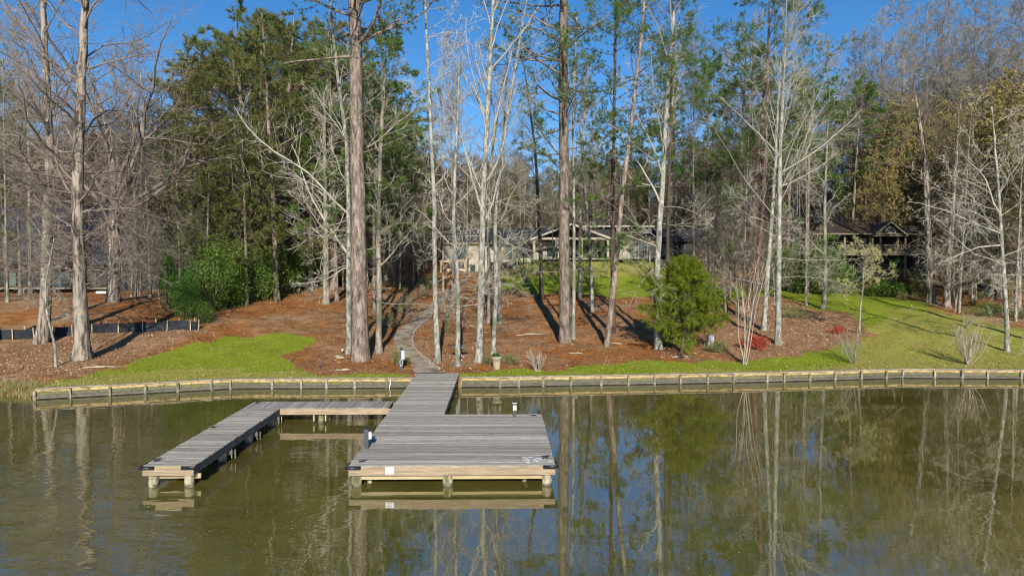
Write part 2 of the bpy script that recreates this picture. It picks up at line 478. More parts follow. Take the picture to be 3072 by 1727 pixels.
def ground_mat():
    m, nt, bs = new_mat('mulch_and_grass')
    L = nt.links
    geo = nn(nt, 'ShaderNodeNewGeometry')
    pos = geo.outputs['Position']

    def noise(scale, detail=6, rough=0.65):
        n = nn(nt, 'ShaderNodeTexNoise')
        n.inputs['Scale'].default_value = scale
        n.inputs['Detail'].default_value = detail
        n.inputs['Roughness'].default_value = rough
        L.new(pos, n.inputs['Vector'])
        return n.outputs['Fac']

    def ramp(f, stops):
        r = nn(nt, 'ShaderNodeValToRGB')
        e = r.color_ramp.elements
        e[0].position, e[0].color = stops[0][0], c4(stops[0][1])
        e[1].position, e[1].color = stops[-1][0], c4(stops[-1][1])
        for p, c in stops[1:-1]:
            x = e.new(p)
            x.color = c4(c)
        L.new(f, r.inputs[0])
        return r.outputs[0]

    def mix(f, a, b):
        x = nn(nt, 'ShaderNodeMix', data_type='RGBA')
        if isinstance(f, float):
            x.inputs[0].default_value = f
        else:
            L.new(f, x.inputs[0])
        L.new(a, x.inputs[6])
        L.new(b, x.inputs[7])
        return x.outputs[2]

    def mrange(f, a, b, c=0.0, d=1.0):
        x = nn(nt, 'ShaderNodeMapRange')
        x.inputs['From Min'].default_value = a
        x.inputs['From Max'].default_value = b
        x.inputs['To Min'].default_value = c
        x.inputs['To Max'].default_value = d
        L.new(f, x.inputs[0])
        return x.outputs[0]

    def attr(n):
        a = nn(nt, 'ShaderNodeAttribute')
        a.attribute_name = n
        return a.outputs['Fac']

    fine = noise(14, 8, 0.8)
    mulch = ramp(fine, [(0.32, (0.055, 0.022, 0.009)), (0.46, (0.29, 0.108, 0.032)), (0.57, (0.45, 0.20, 0.062)), (0.70, (0.62, 0.38, 0.17))])
    leaf = ramp(fine, [(0.30, (0.12, 0.065, 0.035)), (0.5, (0.38, 0.235, 0.125)), (0.68, (0.60, 0.44, 0.28))])
    big = mrange(noise(0.22, 4), 0.42, 0.62)
    brown = mix(big, mulch, leaf)
    brown = mix(attr('leafy'), brown, leaf)
    gfine = noise(9, 8, 0.75)
    green = ramp(gfine, [(0.28, (0.07, 0.105, 0.008)), (0.5, (0.20, 0.255, 0.018)), (0.72, (0.35, 0.39, 0.045))])
    dry = ramp(gfine, [(0.28, (0.15, 0.15, 0.03)), (0.5, (0.30, 0.30, 0.055)), (0.70, (0.46, 0.40, 0.14))])
    d = nn(nt, 'ShaderNodeMath', operation='ADD')
    L.new(attr('dry'), d.inputs[0])
    L.new(mrange(noise(0.7, 8, 0.7), 0.3, 0.7, -0.75, 0.85), d.inputs[1])
    dm = mrange(d.outputs[0], 0.35, 0.75)
    grass = mix(dm, green, dry)
    grass = mix(mrange(noise(1.7, 8, 0.8), 0.56, 0.70, 0.0, 0.75), grass, leaf)
    e = nn(nt, 'ShaderNodeMath', operation='ADD')
    L.new(attr('lawn'), e.inputs[0])
    L.new(mrange(noise(2.6, 8, 0.75), 0.25, 0.75, -0.55, 0.55), e.inputs[1])
    lm = mrange(e.outputs[0], 0.36, 0.66)
    sc_ = nn(nt, 'ShaderNodeVectorMath', operation='SCALE')
    L.new(brown, sc_.inputs[0])
    L.new(mrange(noise(1.1, 8, 0.75), 0.32, 0.68, 0.45, 1.2), sc_.inputs['Scale'])
    col = mix(lm, sc_.outputs[0], grass)
    L.new(col, bs.inputs['Base Color'])
    bs.inputs['Roughness'].default_value = 0.95
    bs.inputs['Specular IOR Level'].default_value = 0.1
    bp = nn(nt, 'ShaderNodeBump')
    bp.inputs['Strength'].default_value = 0.9
    bp.inputs['Distance'].default_value = 0.06
    L.new(noise(7, 8, 0.8), bp.inputs['Height'])
    L.new(bp.outputs[0], bs.inputs['Normal'])
    return m


M['ground'] = ground_mat()


def water_mat():
    m, nt, bs = new_mat('murky_lake_water')
    L = nt.links
    geo = nn(nt, 'ShaderNodeNewGeometry')

    def noise(scale, st, detail=3, rough=0.5, dist=0.0):
        mp = nn(nt, 'ShaderNodeMapping')
        mp.inputs['Scale'].default_value = st
        L.new(geo.outputs['Position'], mp.inputs['Vector'])
        n = nn(nt, 'ShaderNodeTexNoise')
        n.inputs['Scale'].default_value = scale
        n.inputs['Detail'].default_value = detail
        n.inputs['Roughness'].default_value = rough
        n.inputs['Distortion'].default_value = dist
        L.new(mp.outputs[0], n.inputs['Vector'])
        return n.outputs['Fac']

    rp = nn(nt, 'ShaderNodeValToRGB')
    rp.color_ramp.elements[0].position = 0.3
    rp.color_ramp.elements[1].position = 0.7
    rp.color_ramp.elements[0].color = (0.072, 0.062, 0.012, 1)
    rp.color_ramp.elements[1].color = (0.145, 0.128, 0.030, 1)
    L.new(noise(0.16, (1, 1, 1), 8, 0.7, 1.0), rp.inputs[0])
    L.new(rp.outputs[0], bs.inputs['Base Color'])
    bs.inputs['Roughness'].default_value = 0.012
    bs.inputs['IOR'].default_value = 3.3
    bs.inputs['Specular IOR Level'].default_value = 0.5

    def scaled(a, k):
        x = nn(nt, 'ShaderNodeMath', operation='MULTIPLY')
        L.new(a, x.inputs[0])
        if isinstance(k, float):
            x.inputs[1].default_value = k
        else:
            L.new(k, x.inputs[1])
        return x.outputs[0]

    def addm(a, b):
        x = nn(nt, 'ShaderNodeMath', operation='ADD')
        L.new(a, x.inputs[0])
        L.new(b, x.inputs[1])
        return x.outputs[0]

    # calm patches and rougher patches (breeze over the left foreground)
    sx = nn(nt, 'ShaderNodeSeparateXYZ')
    L.new(geo.outputs['Position'], sx.inputs[0])
    mr = nn(nt, 'ShaderNodeMapRange')
    mr.inputs['From Min'].default_value = -3.0
    mr.inputs['From Max'].default_value = -12.0
    mr.inputs['To Min'].default_value = 0.17
    mr.inputs['To Max'].default_value = 1.7
    L.new(sx.outputs[0], mr.inputs[0])
    mr2 = nn(nt, 'ShaderNodeMapRange')
    mr2.inputs['From Min'].default_value = 27.0
    mr2.inputs['From Max'].default_value = 17.0
    mr2.inputs['To Min'].default_value = 0.22
    mr2.inputs['To Max'].default_value = 1.0
    L.new(sx.outputs[1], mr2.inputs[0])
    patch = scaled(mr.outputs[0], mr2.outputs[0])
    h = scaled(scaled(noise(0.75, (0.55, 1.3, 1), 2, 0.45, 0.4), 0.030), patch)
    h = addm(h, scaled(scaled(noise(2.6, (0.6, 1.5, 1), 2, 0.5), 0.0045), patch))
    h = addm(h, scaled(noise(9, (0.8, 1.6, 1), 2, 0.5), 0.0002))
    bp = nn(nt, 'ShaderNodeBump')
    bp.inputs['Strength'].default_value = 1.0
    bp.inputs['Distance'].default_value = 1.0
    L.new(h, bp.inputs['Height'])
    L.new(bp.outputs[0], bs.inputs['Normal'])
    return m


M['water'] = water_mat()

# ------------------------------------------------------------------ setting: water, ground
w = MB()
w.v = [(-500, -300, 0), (500, -300, 0), (500, 70, 0), (-500, 70, 0)]
w.f = [(0, 1, 2, 3)]
tag(w.build('lake_water', M['water']), kind='structure')


def poly_px(pts):
    return np.array([G(u, v)[:2] for u, v in pts])


def inside(poly, x, y):
    n = len(poly)
    r = np.zeros(x.shape, bool)
    j = n - 1
    for i in range(n):
        xi, yi = poly[i]
        xj, yj = poly[j]
        c = ((yi > y) != (yj > y)) & (x < (xj - xi) * (y - yi) / (yj - yi + 1e-12) + xi)
        r ^= c
        j = i
    return r


k = 3072 / 2576
LAWNS = [
    poly_px([(u * k, v * k) for u, v in [(300, 935), (345, 905), (400, 885), (460, 868), (560, 850), (700, 838), (780, 840), (795, 858), (745, 885), (735, 912), (775, 932), (830, 941), (1035, 938)]] + [(1236, 1133), (900, 1136), (691, 1138), (400, 1150), (125, 1167), (170, 1145), (260, 1125)]),
    poly_px([(1352, 1131), (1372, 1120), (1500, 1112), (1640, 1108), (1790, 1090), (1960, 1080), (2090, 1086), (2240, 1080), (2380, 1070), (2480, 1050), (2560, 1030), (2620, 1000), (2590, 965), (2520, 935), (2430, 925), (2380, 905), (2340, 880), (2310, 855), (2370, 848), (2480, 850), (2560, 866), (2680, 885), (2760, 905), (2840, 940), (3100, 985), (3200, 1000), (3200, 1112), (2711, 1110), (2300, 1121), (1800, 1132)]),
    poly_px([(1508, 836), (1700, 826), (1960, 832), (2060, 840), (2200, 850), (2300, 852), (2330, 880), (2200, 900), (2080, 900), (1960, 893), (1880, 892), (1760, 880), (1650, 878), (1560, 874), (1500, 868)]),
]
DRY = [
    poly_px([(120, 1168), (170, 1145), (260, 1125), (400, 1108), (600, 1106), (820, 1112), (1000, 1125), (1236, 1131), (691, 1140)]),
    poly_px([(1790, 1132), (2080, 1112), (2240, 1112), (2560, 1098), (2560, 1040), (2640, 960), (2760, 915), (3100, 985), (3200, 1000), (3200, 1115), (2711, 1112), (2300, 1123)]),
]
LEAFY = [
    poly_px([(2120, 980), (2220, 930), (2330, 900), (2450, 930), (2540, 950), (2590, 1000), (2500, 1050), (2300, 1080), (2150, 1060)]),
    poly_px([(0, 1010), (560, 985), (640, 990), (420, 1060), (260, 1125), (0, 1160)]),
    poly_px([(1790, 1133), (2080, 1112), (2240, 1112), (2560, 1098), (2711, 1112), (2300, 1123)]),
]
xs = np.concatenate([-400 + np.arange(0, 300, 25), np.arange(-100, -34, 1.2), np.arange(-34, 34, 0.2), np.arange(34, 100, 1.2), np.arange(100, 425, 25)])
xs = np.unique(np.round(np.append(xs, [WALL_X0 - 0.06, WALL_X0]), 4))
ts = np.concatenate([[-6, -3, -1.5, -0.7, -0.3, 0.0, 0.06], np.arange(0.25, 30, 0.2), np.arange(30, 66, 0.4), np.arange(66, 120, 2.5), np.arange(120, 420, 30)])
XX, TT = np.meshgrid(xs, ts)
YY = TT + shore(XX)
ZZ = H(XX, YY)
rs = np.random.RandomState(5)
fine_noise = 0.02 * rs.randn(*ZZ.shape) * (TT > 0.5) * (TT < 60)
ZZ = ZZ + fine_noise
jx = 0.25 * np.sin(XX * 2.1 + YY * 1.3) + 0.12 * np.sin(XX * 5.3 - YY * 3.1)
jy = 0.25 * np.sin(YY * 1.7 - XX * 1.1) + 0.12 * np.sin(XX * 4.1 + YY * 4.7)
jx2 = jx + 0.35 * np.sin(XX * 1.1 - YY * 0.8 + 2) + 0.15 * np.sin(XX * 9 + YY * 7)
jy2 = jy + 0.35 * np.sin(YY * 0.9 + XX * 1.3) + 0.15 * np.sin(YY * 11 - XX * 6)
LM = np.zeros(XX.shape)
for p_ in LAWNS:
    LM = np.maximum(LM, inside(p_, XX + jx2 * (TT > 1), YY + jy2 * (TT > 1)).astype(float))
DM = np.zeros(XX.shape)
for p_ in DRY:
    DM = np.maximum(DM, inside(p_, XX + 2 * jx, YY + 2 * jy).astype(float))
DM[(XX < -14) & (TT > 4)] *= 0.5
DM = DM * 0.9
EM = np.zeros(XX.shape)
for p_ in LEAFY:
    EM = np.maximum(EM, inside(p_, XX + 2 * jx, YY + 2 * jy).astype(float))
# olive worn lawn between the green band and the house
OL = inside(poly_px([(1500, 836), (1700, 827), (1960, 833), (2060, 840), (2060, 790), (1900, 778), (1600, 778), (1500, 800)]), XX, YY)
LM[OL] = 1
DM[OL] = 1.0


def blur(A):
    B = A.copy()
    B[0], B[-1] = A[0], A[-1]
    B[1:-1, 1:-1] = (A[:-2, 1:-1] + A[2:, 1:-1] + A[1:-1, :-2] + A[1:-1, 2:] + 2 * A[1:-1, 1:-1]) / 6
    return B


DM = blur(blur(blur(DM)))
for _ in range(5):
    LM = blur(LM)
    EM = blur(EM)
    DM = blur(DM)
EM = blur(blur(EM))
nr, nc = XX.shape
GV = np.stack([XX, YY, ZZ], -1).reshape(-1, 3)
idx = np.arange(nr * nc).reshape(nr, nc)
Q = np.stack([idx[:-1, :-1], idx[:-1, 1:], idx[1:, 1:], idx[1:, :-1]], -1).reshape(-1, 4)
lawnface = (LM.reshape(-1)[Q].mean(1) > 0.5)
farface = (TT.reshape(-1)[Q].mean(1) > 62)
for nm, sel in (('lawn', lawnface & ~farface), ('mulch_bed', ~lawnface & ~farface), ('ground', farface)):
    q = Q[sel]
    used, inv = np.unique(q.ravel(), return_inverse=True)
    me = np_mesh(nm, GV[used], [inv.reshape(-1, 4)], smooth=True)
    for an, arr in (('lawn', LM), ('dry', DM), ('leafy', EM)):
        a = me.attributes.new(an, 'FLOAT', 'POINT')
        a.data.foreach_set('value', arr.reshape(-1)[used].astype(np.float32))
    tag(link(nm, me, M['ground']), kind='structure')

# concrete path
L_e = [(1247, 1124), (1227, 1076), (1196, 1052), (1183, 1035), (1179, 1014), (1194, 989), (1233, 964), (1264, 940), (1295, 907), (1324, 882), (1355, 857), (1380, 838)]
R_e = [(1340, 1124), (1281, 1080), (1249, 1058), (1237, 1037), (1235, 1014), (1247, 989), (1276, 964), (1299, 940), (1334, 907), (1353, 882), (1378, 857), (1410, 838)]
LW = np.array([G(*p_)[:2] for p_ in L_e])
RW = np.array([G(*p_)[:2] for p_ in R_e])


def dens(A, n):
    t = np.arange(len(A))
    T = np.linspace(0, len(A) - 1, n)
    out = np.stack([np.interp(T, t, A[:, i]) for i in range(2)], 1)
    for _ in range(6):
        out[1:-1] = (out[:-2] + out[2:] + 2 * out[1:-1]) / 4
    return out


n_p = 90
LW2, RW2 = dens(LW, n_p), dens(RW, n_p)
pth = []
for j in range(7):
    f = j / 6
    q = LW2 * (1 - f) + RW2 * f
    pth.append(np.column_stack([q, H(q[:, 0], q[:, 1]) + 0.05]))
PV = np.stack(pth, 1)
PVf = PV.reshape(-1, 3)
low = PVf.copy()
low[:, 2] -= 0.15
ii = np.arange(n_p * 7).reshape(n_p, 7)
F1 = np.stack([ii[:-1, :-1], ii[:-1, 1:], ii[1:, 1:], ii[1:, :-1]], -1).reshape(-1, 4)
off = n_p * 7
sides_ = []
for c in (0, 6):
    sides_.append(np.stack([ii[:-1, c], ii[1:, c], ii[1:, c] + off, ii[:-1, c] + off], -1))
sides_.append(np.stack([ii[0, :-1], ii[0, 1:], ii[0, 1:] + off, ii[0, :-1] + off], -1))
me = np_mesh('footpath', np.vstack([PVf, low]), [F1] + sides_)
tag(link('footpath', me, M['concrete']), kind='structure')
# stone edging along the lower, right-hand side of the path and left lower bit
edge = thing('path_edging', (RW2[10][0], RW2[10][1], 0.9), 'row of pale edging stones along the right side of the curved path', 'edging')
rr = random.Random(3)
for i in range(3, 60):
    a, b = RW2[i], RW2[i + 1]
    if rr.random() < 0.12:
        continue
    d = b - a
    ln = np.linalg.norm(d)
    if ln < 0.02:
        continue
    d = d / ln
    nrm = np.array([d[1], -d[0]]) * 0.09
    z = float(H(*a)) - 0.02
    MB().obox((a[0], a[1], z), (d[0] * (ln - 0.03), d[1] * (ln - 0.03), float(H(*b)) - float(H(*a))), (nrm[0], nrm[1], 0), (0, 0, 0.11 + 0.04 * rr.random())).build('edging_stone', M['kerb'], edge)

# ------------------------------------------------------------------ seawalls
def seawall(x0, x1, label, seed, step=1.62):
    rnd = random.Random(seed)
    n = max(1, round((x1 - x0) / step))
    xs_ = [x0 + (x1 - x0) * i / n + (rnd.uniform(-.12, .12) if 0 < i < n else 0) for i in range(n + 1)]
    for kx in SHX:
        if x0 < kx < x1:
            j = min(range(len(xs_)), key=lambda q: abs(xs_[q] - kx))
            if 0 < j < n:
                xs_[j] = kx
    base = thing('seawall', (x0, float(shore(x0)), 0), label, 'seawall', None)
    pts = [np.array([x, float(shore(x)) + rnd.uniform(-.035, .02)]) for x in xs_]
    for i in range(n + 1):
        p = pts[i]
        q = pts[min(i + 1, n)] - pts[max(i - 1, 0)]
        q = q / np.linalg.norm(q)
        nr_ = np.array([q[1], -q[0]])
        o = p + nr_ * 0.045 - q * 0.06
        o = MB().obox((o[0], o[1], -0.7), (q[0] * .12, q[1] * .12, 0), (nr_[0] * .11, nr_[1] * .11, 0), (rnd.uniform(-.05, .05), rnd.uniform(-.03, .02), 1.19 + rnd.uniform(-.05, .05))).build('post', M['wall_post'], base)
    for i in range(n):
        a, b = pts[i], pts[i + 1]
        q = b - a
        L_ = np.linalg.norm(q)
        q = q / L_
        nr_ = np.array([q[1], -q[0]])

        def board(nm, z0, z1, mt, d0, d1, gap=0.006, tilt=0.0):
            o_ = a + q * gap + nr_ * d0
            MB().obox((o_[0], o_[1], z0), (q[0] * (L_ - 2 * gap), q[1] * (L_ - 2 * gap), rnd.uniform(-tilt, tilt)), (nr_[0] * (d1 - d0), nr_[1] * (d1 - d0), 0), (0, 0, z1 - z0)).build(nm, mt, base)
        board('top_board', 0.36, 0.515, M['wall_board'], 0.0, 0.04 + rnd.uniform(-.008, .004), tilt=0.008)
        board('middle_board', 0.185, 0.35, M['wall_moss'], 0.0, 0.036, tilt=0.004)
        board('bottom_board', -0.6, 0.175, M['wall_low'], 0.0, 0.04)
        board('waler', 0.05, 0.13, M['wall_low'], 0.045, 0.16 + rnd.uniform(-.01, .02), 0.062, 0.006)
        board('cap_board', 0.522, 0.562, M['wall_cap'], -0.17, 0.10 + rnd.uniform(-.01, .01), 0.003, 0.004)
    return base


seawall(-24.1, -5.42, 'timber seawall left of the dock, tan boards between posts along the grass', 1)
seawall(-2.86, 33.0, 'timber seawall right of the dock, tan boards between posts running out of frame', 2, 1.58)

# ------------------------------------------------------------------ docks
O2 = np.array([-5.04, 20.84])
Uv = np.array([1, 0.0176])
Vv = np.array([-0.0176, 1])
Uv = Uv / np.linalg.norm(Uv)
Vv = Vv / np.linalg.norm(Vv)
DZ = 0.68


def W(s, t, z=0.0):
    q = O2 + Uv * s + Vv * t
    return np.array([q[0], q[1], z])


def dbox(mb, s0, s1, t0, t1, z0, z1):
    a = W(s0, t0, z0)
    return mb.obox(a, W(s1, t0, z0) - a, W(s0, t1, z0) - a, (0, 0, z1 - z0))


plank_cache = {}
PLANK_ANG = math.atan2(Uv[1], Uv[0])
prnd = random.Random(11)


def plank(parent, s0, s1, t0, t1, along='s', lift=0.0):
    """one deck board; shares mesh between alike boards"""
    L_ = (s1 - s0) if along == 's' else (t1 - t0)
    w_ = (t1 - t0) if along == 's' else (s1 - s0)
    var = prnd.randrange(3)
    key = (round(L_, 2), round(w_, 3), var)
    if key not in plank_cache:
        b = 0.006
        h = 0.038
        x, y = L_ / 2, w_ / 2
        m_ = MB()
        n_seg = 4
        cup = (var - 1) * 0.003
        rings = []
        for i in range(n_seg + 1):
            px = -x + 2 * x * i / n_seg
            dz = cup * math.sin(i * 2.1 + var)
            rings.append([(px, -y, -h), (px, y, -h), (px, y, dz - b), (px, y - b, dz), (px, -y + b, dz), (px, -y, dz - b)])
        for r_ in rings:
            m_.v += r_
        for i in range(n_seg):
            for j in range(6):
                j2 = (j + 1) % 6
                m_.f.append((i * 6 + j, (i + 1) * 6 + j, (i + 1) * 6 + j2, i * 6 + j2))
        m_.f.append(tuple(range(6)))
        m_.f.append(tuple(n_seg * 6 + j for j in reversed(range(6))))
        me_ = bpy.data.meshes.new('plank')
        me_.from_pydata(m_.v, [], m_.f)
        me_.materials.append(M['plank'])
        plank_cache[key] = me_
    o = bpy.data.objects.new('plank', plank_cache[key])
    COL.objects.link(o)
    o.parent = parent
    c = W((s0 + s1) / 2, (t0 + t1) / 2 + prnd.uniform(-.0025, .0025), DZ + lift + prnd.uniform(-.005, .005)) - np.array(parent_world(parent))
    if along == 's':
        o.location = tuple(c)
        o.rotation_euler = (prnd.uniform(-.012, .012), 0, PLANK_ANG + prnd.uniform(-.0008, .0008))
    else:
        o.location = tuple(c)
        o.rotation_euler = (prnd.uniform(-.012, .012), 0, PLANK_ANG + PI / 2)
    return o


def piling(parent, s, t, r=0.152, top=0.42):
    m_ = MB()
    rn = random.Random(int(s * 100 + t * 10))
    pts, rd = [], []
    c = W(s, t, 0)
    zs = [-1.6, -0.2, 0.0, 0.10, 0.17, 0.20, 0.24, 0.33, top]
    rf = [0.9, 0.93, 0.97, 1.02, 1.05, 0.90, 1.04, 1.0, 0.97]
    for z, f in zip(zs, rf):
        pts.append((c[0] + rn.uniform(-.01, .01), c[1] + rn.uniform(-.01, .01), z))
        rd.append(r * f * rn.uniform(0.97, 1.03))
    m_.tube(pts, rd, 14)
    o_ = m_.build('piling', M['piling'], parent, smooth=True)
    wb_ = MB().tube([(c[0], c[1], -.1), (c[0], c[1], .03), (c[0] + .01, c[1], .075 + rn.uniform(0, .03))], [r * 1.03, r * 1.045, r * 1.02], 14, caps=False)
    me_ = bpy.data.meshes.new('algae_band')
    me_.from_pydata([tuple(np.array(v_) - np.array(parent_world(parent))) for v_ in wb_.v], [], wb_.f)
    link('algae_band', me_, M['wall_low'], o_)
    return o_


dock = thing('dock', W(2, 7, 0), 'weathered grey timber dock with wide platform and walkway to the shore', 'dock')
wid = 0.14
gap = 0.012
t = 0.02
# platform boards
while t < 6.95:
    plank(dock, prnd.uniform(-.02, .012), 6.38 + prnd.uniform(-.012, .02), t, t + wid)
    t += wid + gap
t_plat = t
while t < 17.25:
    plank(dock, 0.0 + prnd.uniform(-.012, .012), 2.36 + prnd.uniform(-.012, .012), t, t + wid)
    t += wid + gap
t_end = t
# framing
dbox(MB(), -0.01, 6.39, -0.032, 0.012, DZ - 0.03, DZ - 0.003).build('nosing_board', M['wall_cap'], dock)
dbox(MB(), 0.0, 6.38, -0.03, 0.010, DZ - 0.30, DZ - 0.034).build('fascia_board', M['fascia'], dock)
dbox(MB(), 0.33, 6.0, 0.16, 0.24, 0.20, 0.36).build('cross_beam', M['beam'], dock)
dbox(MB(), 0.2, 6.1, 3.4, 3.48, 0.20, 0.36).build('cross_beam', M['beam'], dock)
dbox(MB(), 0.2, 6.1, 6.6, 6.68, 0.20, 0.36).build('cross_beam', M['beam'], dock)
for s in (0.004, 6.336):
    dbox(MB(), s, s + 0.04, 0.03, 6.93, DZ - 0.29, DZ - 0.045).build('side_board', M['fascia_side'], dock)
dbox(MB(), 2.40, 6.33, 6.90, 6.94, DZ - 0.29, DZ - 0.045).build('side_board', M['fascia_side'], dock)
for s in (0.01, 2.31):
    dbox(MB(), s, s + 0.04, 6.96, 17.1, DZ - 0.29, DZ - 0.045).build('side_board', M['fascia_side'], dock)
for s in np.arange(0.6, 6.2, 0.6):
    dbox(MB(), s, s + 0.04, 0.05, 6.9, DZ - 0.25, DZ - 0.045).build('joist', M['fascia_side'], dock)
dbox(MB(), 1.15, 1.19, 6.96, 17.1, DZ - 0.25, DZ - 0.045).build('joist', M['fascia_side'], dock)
for s in (0.21, 3.03, 6.13):
    for tt in (0.2, 3.6, 6.75):
        piling(dock, s, tt)
for tt in (10.2, 13.6, 16.6):
    for s in (0.2, 2.15):
        piling(dock, s, tt, 0.14)
    dbox(MB(), 0.05, 2.3, tt - .2, tt - .12, 0.22, 0.36).build('cross_beam', M['beam'], dock)
# diagonal braces showing under the front beam
a = W(5.45, 0.55, 0.20)
MB().obox(a, (0.12, 0, 0), (0.0, 0.05, 0), (-0.12, 0.0, -0.34)).build('brace', M['beam'], dock)
a = W(0.42, 0.5, 0.20)
MB().obox(a, (0.13, 0, 0), (0.0, 0.05, 0), (0.10, 0.0, -0.3)).build('brace', M['piling'], dock)

fd = thing('finger_dock', W(-5.5, 5, 0), 'narrow L-shaped finger dock of grey boards joining the main dock on its left', 'dock')
t = 0.12
while t < 8.28:
    plank(fd, -6.36 + prnd.uniform(-.012, .012), -4.78 + prnd.uniform(-.012, .012), t, t + wid)
    t += wid + gap
s = -6.36
tb = t
while s < -0.16:
    plank(fd, s, s + wid, tb + 0.004 + prnd.uniform(-.01, 0), 9.78, along='t', lift=-0.004)
    s += wid + gap
dbox(MB(), -6.36, -4.78, 0.07, 0.112, DZ - 0.005, DZ - 0.036).build('nosing_board', M['beam'], fd)
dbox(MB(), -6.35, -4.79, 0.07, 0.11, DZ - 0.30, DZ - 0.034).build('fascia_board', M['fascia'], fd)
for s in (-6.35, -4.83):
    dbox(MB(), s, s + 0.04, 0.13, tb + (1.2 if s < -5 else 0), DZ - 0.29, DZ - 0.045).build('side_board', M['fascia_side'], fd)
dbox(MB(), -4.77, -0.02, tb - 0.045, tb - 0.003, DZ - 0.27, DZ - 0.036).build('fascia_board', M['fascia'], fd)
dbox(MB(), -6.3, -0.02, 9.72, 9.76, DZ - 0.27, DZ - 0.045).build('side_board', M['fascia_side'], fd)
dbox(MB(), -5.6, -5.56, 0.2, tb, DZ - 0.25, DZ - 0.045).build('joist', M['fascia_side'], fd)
dbox(MB(), -6.0, -4.7, 0.36, 0.43, 0.21, 0.36).build('cross_beam', M['beam'], fd)
for tt in (0.3, 2.8, 5.3, 7.9):
    for s in (-6.12, -5.02):
        piling(fd, s, tt, 0.145)
    if tt > 1:
        dbox(MB(), -6.3, -4.7, tt + .1, tt + .16, 0.22, 0.36).build('cross_beam', M['fascia_side'], fd)
        for sx_ in (-4.72, -4.6):
            dbox(MB(), sx_ - .02, sx_, tt + .1, tt + .16, 0.1, 0.40).build('strap', M['wall_cap'], fd)
for s in (-3.1,):
    for tt in (tb + 0.25, tb + 1.1):
        piling(fd, s, tt, 0.12)
    dbox(MB(), s - .28, s - .22, tb + .05, tb + 1.3, 0.1, 0.40).build('cross_beam', M['beam'], fd)
    dbox(MB(), s + .22, s + .28, tb + .05, tb + 1.3, 0.1, 0.40).build('cross_beam', M['beam'], fd)


def bumper(s, t, ds, label):
    """L-shaped black rubber corner guard"""
    th = thing('corner_bumper', W(s, t, DZ - 0.05), label, 'dock bumper', 'black rubber guards on the dock corners')
    z = DZ - 0.055
    m_ = MB()
    m_.tube([W(s + ds * 0.36, t - 0.075, z), W(s - ds * 0.02, t - 0.075, z), W(s - ds * 0.06, t - 0.05, z), W(s - ds * 0.06, t + 0.02, z), W(s - ds * 0.06, t + 0.42, z)], 0.047, 10)
    m_.build('rubber_guard', M['black'], th, smooth=True)
    m_ = MB()
    dbox(m_, min(s, s + ds * .38), max(s, s + ds * .38), t - 0.034, t - 0.031, z - .06, z + .06)
    m_.build('mounting_plate', M['black'], th)
    return th


bumper(0.0, -0.0, 1, 'black rubber corner guard at the front left corner of the wide platform')
bumper(6.38, -0.0, -1, 'black rubber corner guard at the front right corner of the wide platform')
bumper(-6.36, 0.1, 1, 'black rubber corner guard at the left front corner of the finger dock')
bumper(-4.78, 0.1, -1, 'black rubber corner guard at the right front corner of the finger dock')


def cleat(s, t, label, ang=0.0, z=DZ + 0.004):
    th = thing('dock_cleat', W(s, t, z), label, 'cleat', 'black cleats on the dock edges')
    th.rotation_euler = (0, 0, ang)
    me_ = MB()
    me_.tube([(-0.15, 0, 0.075), (-0.08, 0, 0.062), (0.08, 0, 0.062), (0.15, 0, 0.075)], [0.012, 0.02, 0.02, 0.012], 8)
    o = bpy.data.objects
    mm = bpy.data.meshes.new('horn')
    mm.from_pydata(me_.v, [], me_.f)
    link('horn', mm, M['black'], th)
    for sx_ in (-0.05, 0.05):
        b_ = MB().tube([(sx_, 0, 0.0), (sx_ * 0.9, 0, 0.06)], [0.026, 0.016], 8)
        mm = bpy.data.meshes.new('leg')
        mm.from_pydata(b_.v, [], b_.f)
        link('leg', mm, M['black'], th)
    b_ = MB().box(-0.09, 0.09, -0.035, 0.035, 0, 0.012)
    mm = bpy.data.meshes.new('base_plate')
    mm.from_pydata(b_.v, [], b_.f)
    link('base_plate', mm, M['black'], th)
    return th


cleat(6.05, 6.72, 'black cleat at the far right corner of the wide platform')
cleat(6.12, 0.72, 'black cleat by the white splash near the front right corner', 0.4)
cleat(-6.18, 0.62, 'black cleat near the front end of the finger dock', 0.7)
cleat(-6.2, 4.9, 'black cleat halfway along the outer edge of the finger dock', 0.1)
cleat(-6.1, 9.4, 'black cleat at the far outer corner of the finger dock', 0.5)
cleat(0.32, 0.42, 'small black cleat at the front left of the wide platform', 0.2)
# small dark cable grommet stubs on the boards and white droppings
sp_ = MB()
rr = random.Random(8)
c0 = W(5.72, 0.52, DZ + 0.012)
for i in range(26):
    r_ = 0.02 + 0.07 * rr.random()
    cx, cy = c0[0] + rr.gauss(0, 0.17), c0[1] + rr.gauss(0, 0.13)
    b0 = len(sp_.v)
    n_ = 7
    for kz in (0.0, 0.004):
        for j in range(n_):
            a_ = 2 * PI * j / n_
            q_ = r_ * rr.uniform(0.6, 1.2)
            sp_.v.append((cx + q_ * math.cos(a_), cy + q_ * math.sin(a_) * 0.8, c0[2] + kz + i * 0.0003))
    sp_.f.append(tuple(b0 + n_ + j for j in range(n_)))
    for j in range(n_):
        sp_.f.append((b0 + j, b0 + (j + 1) % n_, b0 + n_ + (j + 1) % n_, b0 + n_ + j))
tag(sp_.build('bird_droppings', M['white']), 'white splash of droppings on the front right of the platform', 'droppings')

